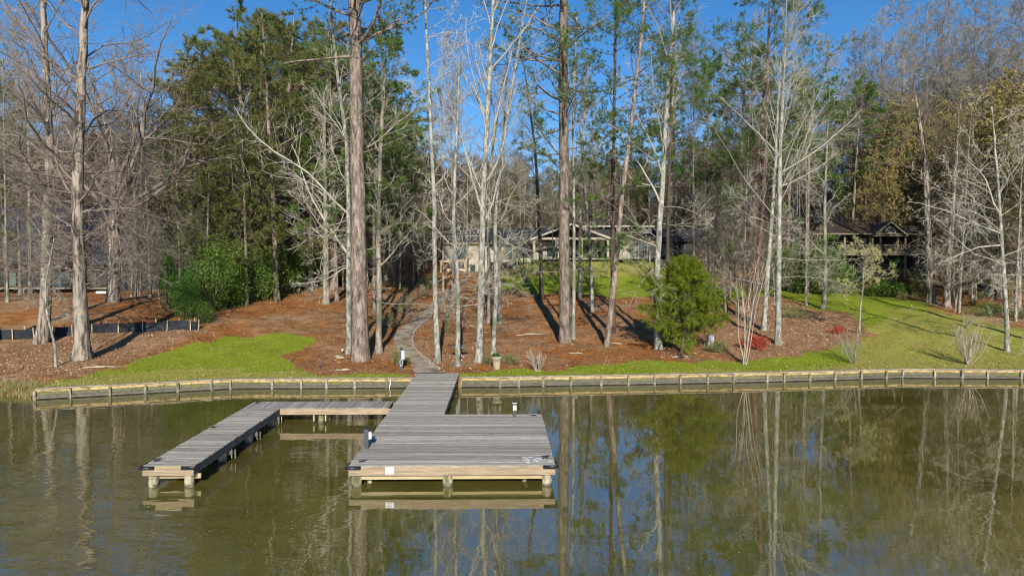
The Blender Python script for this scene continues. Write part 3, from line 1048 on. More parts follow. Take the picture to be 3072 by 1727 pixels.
# notice on the fascia
nt_ = thing('notice', W(1.28, -0.032, DZ - 0.16), 'white notice pinned to the front fascia of the platform', 'sign')
dbox(MB(), 1.13, 1.40, -0.040, -0.031, DZ - 0.25, DZ - 0.035).build('panel', M['white'], nt_)
for (a0, a1, zz) in ((1.20, 1.33, 0.075), (1.20, 1.31, 0.105), (1.20, 1.33, 0.13), (1.19, 1.33, 0.18), (1.20, 1.32, 0.205)):
    dbox(MB(), a0, a1, -0.0425, -0.040, DZ - zz - 0.006, DZ - zz).build('print_line', M['print'], nt_)


def pedestal(loc, h, wdt, label, cap=True):
    th = thing('power_pedestal', loc, label, 'pedestal')
    x, y, z = loc
    MB().box(x - wdt / 2, x + wdt / 2, y - wdt / 2, y + wdt / 2, z - 0.02, z + h).build('post', M['dark_post'], th)
    m_ = MB()
    e = wdt / 2 + 0.012
    m_.box(x - e, x + e, y - e, y + e, z + h, z + h + 0.02)
    m_.hexa([(x - e, y - e, z + h + .02), (x + e, y - e, z + h + .02), (x + e, y + e, z + h + .02), (x - e, y + e, z + h + .02),
             (x - .02, y - .02, z + h + .055), (x + .02, y - .02, z + h + .055), (x + .02, y + .02, z + h + .055), (x - .02, y + .02, z + h + .055)])
    m_.build('cap', M['black'], th)
    return th


q = PZ(1098, 1346, DZ)
pd = pedestal((q[0], q[1] + .1, DZ), 0.66, 0.15, 'charcoal power pedestal with side outlet on the left edge of the platform')
MB().box(q[0] + .078, q[0] + .16, q[1] + .05, q[1] + .15, DZ + .32, DZ + .56).build('outlet_box', M['grey_box'], pd)
MB().box(q[0] + .161, q[0] + .175, q[1] + .06, q[1] + .14, DZ + .34, DZ + .54).build('outlet_lid', M['white'], pd)
q = PZ(1544, 1250, DZ)
pd = pedestal((q[0], q[1] - .05, DZ), 0.58, 0.12, 'short pedestal with white outlet cover and cap at the far platform edge')
MB().box(q[0] - .07, q[0] + .07, q[1] - .17, q[1] - .112, DZ + .30, DZ + .50).build('outlet_cover', M['white'], pd)
MB().box(q[0] - .085, q[0] + .085, q[1] - .14, q[1] + .03, DZ + .575, DZ + .60).build('lamp_cap', M['white'], pd)
q = G(1204, 1108)
pd = pedestal(tuple(q), 1.22, 0.17, 'tall charcoal power pedestal beside the path on the shore')
MB().box(q[0] + .03, q[0] + .22, q[1] - .17, q[1] - .087, q[2] + .62, q[2] + 1.14).build('enclosure', M['grey_box'], pd)
m_ = MB()
hx, hy, hz = q[0] + .02, q[1] - .12, q[2] + .42
for j in range(3):
    ring = [(hx + (.07 + .01 * j) * math.cos(a_), hy - .015 * j, hz + (.19 + .01 * j) * math.sin(a_)) for a_ in np.linspace(0, 2 * PI, 16)]
    m_.tube(ring, 0.012, 6, caps=False)
m_.build('coiled_cord', M['grey_box'], pd, smooth=True)

# white pipe at the wall
q = np.array([-6.72, float(shore(-6.72)) - 0.14, 0])
m_ = MB().tube([(q[0] - .02, q[1], -.3), (q[0] - .02, q[1], .1), (q[0] + .03, q[1], .25), (q[0] + .02, q[1], .40), (q[0] + .05, q[1], .47)], 0.028, 8)
tag(m_.build('white_pipe', M['white'], smooth=True), 'bent white pipe standing in the water against the seawall left of the walkway', 'pipe')

# ------------------------------------------------------------------ tree machinery
def unit(a):
    return a / (np.linalg.norm(a, axis=-1, keepdims=True) + 1e-9)


def grow(rng, p0, d0, L, r0, n, wig, up, tip=0.35, upgain=0.0):
    B = len(p0)
    pts = np.zeros((B, n + 1, 3))
    pts[:, 0] = p0
    d = unit(d0)
    upv = np.zeros((B, 3))
    upv[:, 2] = up
    st = (L / n)[:, None]
    for i in range(n):
        d = unit(d + wig * rng.randn(B, 3) + upv + np.array([0, 0, upgain * i]))
        pts[:, i + 1] = pts[:, i] + d * st
    s = np.linspace(0, 1, n + 1)[None]
    rad = r0[:, None] * (1 - (1 - tip) * s)
    return pts, rad


def spawn(rng, pts, rad, L, k, t0, t1, ang, angsd, lr, rr_, flat=0.0, minr=0.004):
    B, n1, _ = pts.shape
    n = n1 - 1
    t = t0 + (t1 - t0) * (np.arange(k)[None] + rng.rand(B, k)) / k
    f = np.clip(t * n, 0, n - 1e-4)
    i = f.astype(int)
    w_ = (f - i)[..., None]
    b = np.arange(B)[:, None]
    p = pts[b, i] * (1 - w_) + pts[b, i + 1] * w_
    T = unit(pts[b, i + 1] - pts[b, i])
    r = rad[b, i] * (1 - w_[..., 0]) + rad[b, i + 1] * w_[..., 0]
    rnd = rng.randn(B, k, 3)
    rnd[..., 2] *= (1 - flat)
    perp = unit(rnd - (rnd * T).sum(-1, keepdims=True) * T)
    a = np.radians(ang + angsd * rng.randn(B, k))[..., None]
    d = np.cos(a) * T + np.sin(a) * perp
    LL = L[:, None] * lr * (1.15 - 0.75 * (t - t0) / (t1 - t0 + 1e-6)) * rng.uniform(0.65, 1.25, (B, k))
    R = np.maximum(r * rr_ * rng.uniform(0.7, 1.0, (B, k)), minr)
    return p.reshape(-1, 3), d.reshape(-1, 3), LL.ravel(), R.ravel()


def tubes(pts, rad, sides, point=False, flute=None):
    B, n1, _ = pts.shape
    T = np.zeros_like(pts)
    T[:, 1:-1] = pts[:, 2:] - pts[:, :-2]
    T[:, 0] = pts[:, 1] - pts[:, 0]
    T[:, -1] = pts[:, -1] - pts[:, -2]
    T = unit(T)
    ref = np.where(np.abs(T[:, :1, 2:3]) > 0.8, np.array([[[1.0, 0.2, 0]]]), np.array([[[0.1, 0.05, 1.0]]]))
    ref = np.broadcast_to(ref, T.shape)
    n_1 = unit(np.cross(T, ref))
    n_2 = np.cross(T, n_1)
    a = 2 * PI * np.arange(sides) / sides
    R = rad[:, :, None, None] * np.ones((1, 1, sides, 1))
    if flute is not None:
        R = R * flute[None, :, :, None]
    V = pts[:, :, None] + R * (np.cos(a)[None, None, :, None] * n_1[:, :, None] + np.sin(a)[None, None, :, None] * n_2[:, :, None])
    V = V.reshape(-1, 3)
    ix = np.arange(B * n1 * sides).reshape(B, n1, sides)
    nx = np.roll(ix, -1, axis=2)
    F = np.stack([ix[:, :-1], nx[:, :-1], nx[:, 1:], ix[:, 1:]], -1).reshape(-1, 4)
    return V, F


def spikes(p0, p1, r):
    """finest twiglets: one slender triangle each"""
    B = len(p0)
    T = unit(p1 - p0)
    e = unit(np.cross(T, np.array([[0.15, 1.0, 0.1]])) + 1e-6)
    V = np.stack([p0 - e * r[:, None], p0 + e * r[:, None], p1], 1).reshape(-1, 3)
    return V, np.arange(B * 3).reshape(B, 3)


def join(parts):
    Vs, F3, F4 = [], [], []
    o = 0
    for V, F in parts:
        Vs.append(V)
        (F3 if F.shape[1] == 3 else F4).append(F + o)
        o += len(V)
    fl = []
    if F4:
        fl.append(np.concatenate(F4))
    if F3:
        fl.append(np.concatenate(F3))
    return np.concatenate(Vs), fl


def leaves(rng, C, size, n_per, spread, aspect=0.5, down=0.0):
    """leaf-sized two-triangle blades scattered round centres"""
    N = len(C) * n_per
    c = np.repeat(C, n_per, 0) + spread * rng.randn(N, 3)
    d = unit(rng.randn(N, 3) + np.array([0, 0, -down]))
    e = unit(np.cross(d, rng.randn(N, 3)))
    s = size * rng.uniform(0.6, 1.3, (N, 1))
    V = np.stack([c - d * s * .5, c + e * s * aspect * .5, c + d * s * .5, c - e * s * aspect * .5], 1).reshape(-1, 3)
    F = np.arange(N * 4).reshape(N, 4)
    return V, F


def needles(rng, C, A, n_per, length, width, up=0.15, spread=0.9):
    """bursts of needles: one thin triangle each"""
    N = len(C) * n_per
    c = np.repeat(C, n_per, 0)
    ax = np.repeat(A, n_per, 0)
    d = unit(unit(rng.randn(N, 3)) * spread + ax + np.array([0, 0, up]))
    e = unit(np.cross(d, rng.randn(N, 3)))
    s = length * rng.uniform(0.6, 1.15, (N, 1))
    c = c + 0.03 * rng.randn(N, 3)
    V = np.stack([c - e * width * .5, c + e * width * .5, c + d * s], 1).reshape(-1, 3)
    F = np.arange(N * 3).reshape(N, 3)
    return V, F


def poly_trunk(world_pts, n):
    A = np.array(world_pts, float)
    z = A[:, 2]
    zz = np.linspace(z[0], z[-1], n)
    out = np.stack([np.interp(zz, z, A[:, 0]), np.interp(zz, z, A[:, 1]), zz], 1)
    for _ in range(2):
        out[1:-1] = (out[:-2] + out[2:] + 2 * out[1:-1]) / 4
    return out


def trunk_mesh(rng, tp, r0, taper, flare, sides=12, tiprad=0.05, rough=0.06):
    n = len(tp)
    zz = tp[:, 2] - tp[0, 2]
    s = zz / zz[-1]
    rad = r0 * (1 - (1 - taper) * s) * np.clip((1 - s) * 8, 0.0, 1) ** 0.5 + tiprad * (s > 0.99)
    rad = np.maximum(rad, 0.02)
    rad = rad * (1 + flare * np.exp(-zz / (r0 * 1.6 + 0.05)))
    a = 2 * PI * np.arange(sides) / sides
    fl = 1 + rough * rng.randn(n, sides) * 0.5 + (0.13 * flare * 2 * np.exp(-zz / (r0 * 2 + .05)))[:, None] * np.sin(a * 4 + rng.rand() * 6)[None]
    tp = tp.copy()
    tp[:, :2] += 0.05 * r0 * rng.randn(n, 2)
    V, F = tubes(tp[None], rad[None], sides, flute=fl)
    return V, F, tp, rad


def make_tree(name, loc, tp, r0, kind, label, cat='tree', group=None, seed=0, bark='bark_grey', twig='twig_grey', foliage=None,
              crown0=0.4, limbs=16, limb_len=5.0, ang=48, density=0.72, up=0.05, twr=1.0, low=0, taper=0.3, flare=0.5, leaf_n=0, leaf_size=0.07, tsides=12, nseg=26, needle_w=0.02, extra=None, limb_r=0.32, wig=0.16):
    rng = np.random.RandomState(seed)
    loc = np.array(loc, float)
    th = thing(name, loc, label, cat, group)
    tp = np.array(tp) - loc
    V, F, tp2, rad = trunk_mesh(rng, tp, r0, taper, flare, tsides)
    link('trunk', np_mesh('trunk', V, [F], True), M[bark], th)
    Ht = tp[-1, 2]
    parts = []
    pts1 = tp2[None]
    rad1 = rad[None]
    L0 = np.array([1.0])
    fol_c = []
    fol_a = []
    upA = up
    if kind in ('hardwood', 'pine'):
        p, d, L, R = spawn(rng, pts1, rad1, L0, limbs, crown0, 0.97, ang, 10, 1.0, limb_r, flat=0.75)
        tpar = (p[:, 2] / Ht - crown0) / (1 - crown0)
        if kind == 'pine':
            L = limb_len * (0.55 + 0.75 * np.sin(np.clip(tpar, 0, 1) * PI) ** 0.8 - 0.35 * np.clip(tpar, 0, 1)) * rng.uniform(0.65, 1.15, len(L))
        else:
            L = limb_len * (1.1 - 0.65 * np.clip(tpar, 0, 1)) * rng.uniform(0.6, 1.25, len(L))
        R = np.minimum(np.maximum(R, 0.018), L * 0.018 + 0.012)
        if low:
            p2, d2, L2, R2 = spawn(rng, pts1, rad1, L0, int(low * 1.6), 0.14, crown0 + 0.08, 78, 16, 1.0, 0.15, flat=0.6)
            L2 = limb_len * 0.75 * rng.uniform(0.4, 1.2, len(L2))
            R2 = np.clip(R2, 0.012, 0.035)
            p, d, L, R = np.vstack([p, p2]), np.vstack([d, d2]), np.append(L, L2), np.append(R, R2)
    if kind != 'pine':
        upA = np.full(len(p), up)
        if low:
            upA[-len(p2):] = rng.uniform(-0.10, 0.02, len(p2))
    if extra is not None:
        if kind != 'pine':
            upA = np.append(upA, np.full(len(extra[2]), up))
        ep, ed, eL, eR = extra
        ep = np.array(ep) - loc
        p, d, L, R = np.vstack([p, ep]), np.vstack([d, ed]), np.append(L, eL), np.append(R, eR)
    if kind == 'pine':
        q1, s1 = grow(rng, p, d, L, R, 5, 0.12, 0.03, 0.35, 0.01)
        parts.append(tubes(q1, s1, 5))
        k2 = max(3, int(9 * density))
        p, d, L, R = spawn(rng, q1, s1, L, k2, 0.25, 1.0, 48, 12, 0.34, 0.5, flat=0.3, minr=0.008)
        q2, s2 = grow(rng, p, d, L, R, 3, 0.16, 0.08, 0.4)
        parts.append(tubes(q2, s2, 3))
        for q_ in (q2,):
            for j in (1, 2, 3):
                fol_c.append(q_[:, j])
                fol_a.append(unit(q_[:, j] - q_[:, j - 1]))
        p, d, L, R = spawn(rng, q2, s2, L, 3, 0.3, 0.9, 45, 12, 0.6, 0.6, flat=0.2, minr=0.006)
        e_ = p + unit(d + np.array([0, 0, .25])) * L[:, None]
        parts.append(spikes(p, e_, R))
        fol_c += [e_, (p + e_) / 2]
        fol_a += [unit(e_ - p)] * 2
        fc, fa = np.vstack(fol_c), np.vstack(fol_a)
    else:
        q1, s1 = grow(rng, p, d, L, R, 8, wig, upA, 0.25)
        parts.append(tubes(q1, s1, 6))
        p, d, L, R = spawn(rng, q1, s1, L, max(3, int(8.5 * density)), 0.15, 0.98, 44, 12, 0.50, 0.62, minr=0.010 * twr)
        q2, s2 = grow(rng, p, d, L, R, 5, 0.20, up, 0.4)
        parts.append(tubes(q2, s2, 4))
        p, d, L, R = spawn(rng, q2, s2, L, max(3, int(6 * density)), 0.12, 1.0, 46, 14, 0.52, 0.66, minr=0.0095 * twr)
        q3, s3 = grow(rng, p, d, L, R, 2, 0.2, up, 0.6)
        parts.append(tubes(q3, s3, 3))
        p, d, L, R = spawn(rng, q3, s3, L, 3, 0.15, 1.0, 42, 14, 0.75, 0.85, minr=0.0095 * twr)
        e_ = p + unit(d + np.array([0, 0, up])) * L[:, None]
        parts.append(spikes(p, e_, R * 1.15))
        fc = np.vstack([e_[::2], (p[::2] + e_[::2]) / 2, q3[:, 2]])
        fa = None
    V, fl = join(parts)
    link('branches', np_mesh('branches', V, fl), M[twig], th)
    if foliage:
        if kind == 'pine':
            V, F = needles(rng, fc, fa, leaf_n, leaf_size, needle_w)
        else:
            if leaf_n < 1:
                fc = fc[rng.rand(len(fc)) < leaf_n]
                nn_ = 1
            else:
                nn_ = int(leaf_n)
            V, F = leaves(rng, fc, leaf_size, nn_, 0.06)
        link('foliage', np_mesh('foliage', V, [F]), M[foliage], th)
    return th


def copy_tree(src, loc, rz, sc, label, group=None):
    r = src.copy()
    COL.objects.link(r)
    r.location = tuple(loc)
    r.rotation_euler = (0, 0, rz)
    r.scale = (sc[0], sc[0], sc[1])
    r['label'] = label
    if group:
        r['group'] = group
    for ch in src.children:
        c = ch.copy()
        COL.objects.link(c)
        c.parent = r
    return r


def px_trunk(pts, top_z=None, n=26):
    """trunk line from image points (base first), standing on the ground"""
    b = G(*pts[0])
    D = b[1]
    out = [b - np.array([0, 0, 0.25])]
    for u, v in pts[1:]:
        out.append(P(u, v, D))
    if top_z and top_z > out[-1][2]:
        d = out[-1] - out[-2]
        kk = (top_z - out[-1][2]) / max(d[2], 0.1)
        e = out[-1] + d * min(kk, 3)
        e[2] = top_z
        out.append(e)
    return b, poly_trunk(out, n)


def rad_px(w_, b):
    return w_ * b[1] / FP / 2


# table of the trees that stand out: (image points, width px, options, label)
FG = [
    # left group
    (([(123, 1030), (140, 900), (142, 700), (150, 480), (140, 250), (128, 0)]), 36, dict(bark='bark_brown', twig='twig_red', foliage='bud', leaf_n=0.35, leaf_size=0.06, density=.78, limbs=25, limb_len=9.0, crown0=0.30, low=20, up=0.0, ang=55, top=30, name='maple_tree', ex=[((140, 720), (10, 640), .08), ((140, 600), (300, 480), .08), ((142, 680), (260, 760), .05)]), 'furrowed brown trunk behind the bent white sapling, crown reddish with buds'),
    (([(249, 1079), (241, 950), (238, 780), (232, 600), (238, 400), (250, 150), (256, 0)]), 44, dict(bark='bark_brown', twig='twig_red', foliage='bud', leaf_n=0.35, leaf_size=0.06, density=.78, limbs=25, limb_len=9.0, crown0=0.28, low=22, up=0.0, ang=52, top=30, name='maple_tree', ex=[((240, 745), (20, 850), .09), ((238, 690), (60, 600), .09), ((240, 640), (420, 540), .08), ((240, 560), (110, 380), .1)]), 'pale furrowed trunk standing in front of the black silt fence'),
    (([(168, 1101), (165, 1035), (140, 940), (135, 860), (150, 780)]), 9, dict(bark='bark_pale', twig='twig_pale', limbs=7, limb_len=2.0, crown0=0.35, up=-0.05, top=8, flare=0.1, density=0.7, name='sapling'), 'thin crooked white sapling between the two big left trunks'),
    # centre left
    (([(856, 872), (848, 740), (846, 600), (858, 420), (872, 200)]), 25, dict(kind='pine', bark='bark_pine', twig='bark_pine_dark', foliage='needle_olive', limbs=30, limb_len=6.0, crown0=0.5, top=30, leaf_n=9, leaf_size=0.34, needle_w=0.035, flare=0.1, low=5, ang=72, density=0.8, name='pine_tree'), 'reddish pine trunk rising out of the dark evergreen thicket'),
    (([(978, 911), (978, 780), (976, 640), (975, 560)]), 21, dict(bark='bark_grey', twig='twig_pale', limbs=14, limb_len=5.5, crown0=0.30, top=22, low=5, up=-0.01, ex=[((978, 720), (850, 600), .07), ((978, 660), (1060, 560), .05), ((978, 760), (880, 850), .04)]), 'grey trunk standing alone left of the big pine on the slope'),
    (([(1046, 1060), (1046, 800), (1045, 600), (1040, 400), (1020, 300), (1000, 100)]), 19, dict(bark='bark_pale', twig='twig_pale', limbs=14, limb_len=6, crown0=0.42, top=26, low=4, ex=[((1046, 765), (800, 520), .09), ((1044, 640), (760, 360), .08), ((1046, 800), (930, 900), .05)]), 'pale trunk pressed against the left side of the big pine'),
    (([(1082, 1080), (1077, 800), (1073, 500), (1066, 100), (1064, 30)]), 53, dict(kind='pine', bark='bark_pine', twig='bark_pine', foliage='needle', limbs=34, limb_len=6.5, crown0=0.62, top=30, leaf_n=11, leaf_size=0.30, needle_w=0.03, taper=0.55, flare=0.25, low=4, ang=75, tsides=18, density=0.8, name='pine_tree'), 'largest pine trunk, thick and purplish, left of the path'),
    (([(1136, 1058), (1138, 900), (1135, 700), (1140, 500), (1150, 300)]), 20, dict(bark='bark_grey', twig='twig_grey', limbs=14, limb_len=5, crown0=0.34, top=21, low=6, ex=[((1137, 800), (1330, 690), .07), ((1137, 640), (1010, 480), .05)]), 'grey-green trunk just right of the largest pine'),
    (([(1314, 1087), (1305, 900), (1303, 600), (1292, 380), (1284, 200), (1276, 0)]), 18, dict(bark='bark_pale', twig='twig_pale', limbs=14, limb_len=4.5, crown0=0.42, top=26, low=6), 'slim pale trunk at the lower bend of the path, right side'),
    (([(1373, 1097), (1375, 950), (1372, 800), (1360, 700), (1362, 600), (1368, 450)]), 17, dict(bark='bark_pale', twig='twig_pale', limbs=12, limb_len=4.5, crown0=0.30, top=20, low=4), 'pale trunk rising in front of the round garden table'),
    (([(1438, 1085), (1442, 900), (1448, 700), (1450, 560), (1462, 350), (1470, 200), (1480, 0)]), 24, dict(bark='bark_pale', twig='twig_pale', wig=.09, density=.6, limbs=18, limb_len=7, crown0=0.30, ang=30, top=27, low=6, up=0.04, limb_r=0.5), 'tall pale sycamore with grey blotched bark left of the clay pot'),
    (([(1467, 967), (1468, 850), (1464, 700), (1470, 500), (1500, 300)]), 14, dict(bark='bark_grey', twig='twig_grey', limbs=12, limb_len=4.5, crown0=0.38, top=24, low=4), 'thin brown-grey trunk second row behind the sycamore'),
    (([(1479, 1060), (1484, 950), (1490, 850), (1484, 650), (1500, 480), (1530, 300)]), 16, dict(bark='bark_pale', twig='twig_pale', limbs=13, limb_len=5, crown0=0.32, top=24, low=6, ex=[((1484, 780), (1640, 700), .05), ((1484, 700), (1620, 800), .04)]), 'slim trunk with ivy at its foot directly behind the clay pot'),
    (([(1500, 969), (1498, 850), (1500, 650), (1512, 400)]), 13, dict(bark='bark_grey', twig='twig_grey', limbs=12, limb_len=4.5, crown0=0.38, top=24, low=4), 'thin mottled trunk behind the clay pot, upslope'),
    (([(1624, 898), (1622, 750), (1614, 600), (1606, 450), (1590, 330), (1572, 200)]), 15, dict(bark='bark_dark', twig='twig_brown', limbs=12, limb_len=4.5, crown0=0.45, top=26, low=3), 'slim shadowed trunk coloured nearly black left of the second large pine'),
    (([(1697, 1027), (1694, 850), (1692, 600), (1690, 300), (1690, 0)]), 38, dict(kind='pine', bark='bark_pine', twig='bark_pine', foliage='needle', limbs=40, limb_len=5.8, crown0=0.44, top=30, leaf_n=11, leaf_size=0.30, needle_w=0.03, taper=0.55, flare=0.28, low=4, ang=75, tsides=18, density=0.75, name='pine_tree'), 'tall straight pine at the centre right of the mulch bed'),
    (([(1720, 1016), (1722, 850), (1722, 600), (1718, 400), (1725, 200)]), 12, dict(bark='bark_pale', twig='twig_pale', limbs=13, limb_len=4.5, crown0=0.40, top=24, low=3), 'slender pale trunk touching the right side of the central pine'),
    (([(1739, 890), (1740, 760), (1742, 600), (1750, 400)]), 13, dict(bark='bark_grey', twig='twig_grey', limbs=11, limb_len=4.5, crown0=0.42, top=26, low=3), 'thin grey trunk in front of the house porch gable'),
    (([(1777, 935), (1772, 800), (1766, 680), (1755, 560)]), 13, dict(bark='bark_pale', twig='twig_grey', limbs=12, limb_len=4, crown0=0.33, top=19, low=4), 'thin mottled trunk with a dark stub beside it, right of the central pine'),
    (([(1840, 998), (1838, 800), (1838, 550), (1843, 300), (1846, 100)]), 17, dict(kind='pine', bark='bark_pine_dark', twig='bark_pine_dark', foliage='needle', limbs=34, limb_len=5.0, crown0=0.40, top=28, leaf_n=11, leaf_size=0.30, needle_w=0.03, flare=0.15, low=6, ang=72, density=0.7, name='pine_tree'), 'straight dark pine crossed by a leaning pine'),
    (([(1819, 1039), (1846, 820), (1862, 620), (1890, 400), (1910, 230), (1926, 80)]), 20, dict(kind='pine', bark='bark_pine', twig='bark_pine', foliage='needle', limbs=34, limb_len=4.6, crown0=0.50, top=27, leaf_n=11, leaf_size=0.30, needle_w=0.03, flare=0.15, low=3, ang=70, density=0.7, name='pine_tree'), 'pine leaning to the right across its neighbour'),
    (([(1974, 1045), (1968, 850), (1978, 700), (1990, 500), (2000, 300), (2012, 150)]), 22, dict(bark='bark_pale', twig='twig_pale', wig=.09, density=.6, limbs=18, limb_len=7, crown0=0.34, ang=32, top=28, low=6, limb_r=0.5, ex=[((1968, 800), (1880, 900), .04), ((1972, 740), (1860, 680), .05)]), 'mottled pale trunk left of the green cedar, forking high'),
    (([(2004, 1039), (2004, 900), (2002, 760), (2006, 600)]), 14, dict(bark='bark_dark', twig='twig_brown', limbs=11, limb_len=4.5, crown0=0.45, top=24, low=2), 'dark trunk hidden behind the cedar foliage'),
    (([(2013, 800), (2012, 650), (2020, 400), (2024, 100)]), 21, dict(kind='pine', bark='bark_pine', twig='bark_pine', foliage='needle', limbs=34, limb_len=6.0, crown0=0.45, top=34, leaf_n=9, leaf_size=0.34, needle_w=0.03, flare=0.15, low=3, ang=72, density=0.7, name='pine_tree'), 'reddish pine standing near the right corner of the cream house'),
    (([(2262, 962), (2272, 800), (2290, 600), (2300, 350), (2306, 100)]), 18, dict(kind='pine', bark='bark_pine_dark', twig='bark_pine_dark', foliage='needle', limbs=38, limb_len=7.5, crown0=0.42, top=29, leaf_n=11, leaf_size=0.32, needle_w=0.03, flare=0.15, low=5, ang=72, density=0.8, name='pine_tree'), 'dark reddish pine behind the white multi-stem shrub'),
    (([(2248, 905), (2246, 760), (2262, 600), (2280, 400)]), 15, dict(kind='pine', bark='bark_pine_dark', twig='bark_pine_dark', foliage='needle', limbs=32, limb_len=7, crown0=0.42, top=30, leaf_n=9, leaf_size=0.32, needle_w=0.034, flare=0.15, low=3, ang=72, density=0.7, name='pine_tree'), 'slimmer dark pine close behind the reddish pine'),
    (([(2291, 991), (2300, 850), (2312, 700), (2322, 550), (2330, 400)]), 17, dict(bark='bark_pale', twig='twig_pale', limbs=12, limb_len=4.5, crown0=0.40, top=22, low=3), 'pale slightly leaning trunk left of the white-footed birch'),
    (([(2334, 1033), (2336, 850), (2338, 600), (2342, 400), (2346, 340)]), 19, dict(bark='bark_pale', twig='twig_pale', wig=.07, density=.66, limbs=20, limb_len=8.0, crown0=0.36, ang=26, top=25, low=5, up=0.05, limb_r=0.28, ex=[((2340, 520), (2560, 370), .08), ((2341, 560), (2500, 500), .06), ((2338, 470), (2180, 300), .06)]), 'pale birch with whitewashed foot and many upswept white limbs'),
    (([(2371, 875), (2380, 760), (2388, 600), (2392, 400)]), 18, dict(bark='bark_grey', twig='twig_grey', limbs=12, limb_len=5, crown0=0.38, top=24, low=6), 'grey trunk at the top left corner of the right lawn'),
    (([(2471, 927), (2476, 800), (2474, 600), (2480, 450)]), 15, dict(bark='bark_grey', twig='twig_pale', limbs=13, limb_len=5, crown0=0.30, top=19, low=6, up=-0.02), 'grey trunk standing on the bright right lawn'),
    (([(2794, 909), (2786, 780), (2782, 640), (2778, 520), (2760, 380), (2740, 250)]), 25, dict(bark='bark_brown', twig='twig_brown', foliage='catkin', leaf_n=1, leaf_size=0.11, limbs=18, limb_len=6.5, crown0=0.46, top=20, low=1), 'thick brown trunk in front of the porch steps, golden crown'),
    (([(2839, 919), (2846, 780), (2858, 640), (2868, 480)]), 20, dict(bark='bark_brown', twig='twig_brown', foliage='catkin', leaf_n=1, leaf_size=0.11, limbs=16, limb_len=6, crown0=0.48, top=20, low=1), 'dark brown trunk pair right of the porch steps'),
    (([(2978, 873), (2978, 760), (2976, 600), (2970, 420)]), 20, dict(bark='bark_brown', twig='twig_brown', foliage='catkin', leaf_n=1, leaf_size=0.12, limbs=16, limb_len=6.5, crown0=0.38, top=21, low=2), 'brown trunk rising behind the yellow flowering shrub'),
    (([(3022, 1054), (3020, 950), (3012, 840), (3006, 730), (3000, 620), (2990, 500)]), 15, dict(bark='bark_pale', twig='twig_pale', limbs=18, limb_len=6.5, crown0=0.34, ang=58, top=17, low=8, up=0.0, ex=[((3005, 735), (2820, 790), .06), ((3003, 700), (2780, 600), .06), ((3000, 640), (2860, 430), .06)]), 'pale curved trunk near the right edge with wide white branches'),
]
cnt = 0
for pts, wpx, o, label in FG:
    o = dict(o)
    cnt += 1
    nm = o.pop('name', 'hardwood_tree')
    top = o.pop('top')
    kd = o.pop('kind', 'hardwood')
    b, tp = px_trunk(pts, top + float(G(*pts[0])[2]) * 0.4)
    ex = o.pop('ex', None)
    if ex:
        rx_ = random.Random(cnt)
        es, ee = [P(*e_[0], b[1]) for e_ in ex], [P(*e_[1], b[1]) for e_ in ex]
        dd = [e2 - e1 + np.array([0, rx_.uniform(-.25, .25) * np.linalg.norm(e2 - e1), 0]) for e1, e2 in zip(es, ee)]
        o['extra'] = (np.array(es), np.array(dd), np.array([np.linalg.norm(d_) * 1.1 for d_ in dd]), np.array([e_[2] for e_ in ex]))
    make_tree(nm, b, tp, rad_px(wpx, b) * 0.95, kd, label, seed=100 + cnt, **o)

for pts, wpx, o, label in [
    ([(3190, 1040), (3195, 700), (3200, 300)], 24, dict(top=26, seed=301), 'bare tree just right of the frame, nearest the seawall'),
    ([(3290, 1000), (3290, 700), (3280, 300)], 24, dict(top=26, seed=302), 'bare tree right of the frame, second back from the seawall'),
    ([(3260, 950), (3265, 700), (3270, 300)], 22, dict(top=27, seed=303), 'bare tree right of the frame, furthest up the lawn'),
    ([(-130, 1060), (-130, 700), (-140, 300)], 34, dict(top=26, seed=304), 'bare tree just left of the frame by the bank')]:
    b, tp = px_trunk(pts, o['top'])
    make_tree('hardwood_tree', b, tp, rad_px(wpx, b), 'hardwood', label, seed=o['seed'], bark='bark_grey', twig='twig_grey', limbs=12, limb_len=6, crown0=.4, low=6, density=.6)

# big spreading tree on the left: short trunk, thick limbs fanning out
b = G(339, 906)
D = b[1]
tp = poly_trunk([b - np.array([0, 0, .25]), P(342, 800, D), P(340, 700, D), P(350, 600, D), P(352, 560, D)], 14)
limb_px = [[(345, 640), (400, 480), (520, 400)], [(350, 600), (420, 440), (500, 250)], [(345, 600), (380, 400), (440, 180)], [(340, 620), (320, 420), (300, 150)],
           [(345, 640), (430, 560), (560, 500)], [(340, 660), (280, 560), (200, 470)], [(345, 610), (360, 420), (400, 80)], [(340, 650), (300, 520), (230, 330)], [(350, 640), (460, 560), (640, 340)], [(345, 640), (430, 640), (520, 800)], [(345, 650), (400, 700), (430, 850)], [(340, 660), (250, 700), (170, 820)]]
ep, ed, eL, eR = [], [], [], []
for lp in limb_px:
    w_ = [P(u, v, D) for u, v in lp]
    d_ = w_[-1] - w_[0]
    ep.append(w_[0])
    ed.append(unit(d_) + np.array([0, random.Random(lp[1][0]).uniform(-.25, .25), 0]))
    eL.append(np.linalg.norm(d_) * 1.55)
    eR.append(0.20 if lp[2][1] < 600 else 0.08)
make_tree('oak_tree', b, tp, 0.55, 'hardwood', 'big spreading tree left, short thick trunk fanning into many limbs upslope of the silt fence', seed=77,
          bark='bark_brown', twig='twig_red', limbs=7, limb_len=7, crown0=0.55, low=7, up=0.015, density=1.0, taper=0.8, flare=0.3, extra=(np.array(ep), np.array(ed), np.array(eL), np.array(eR)))


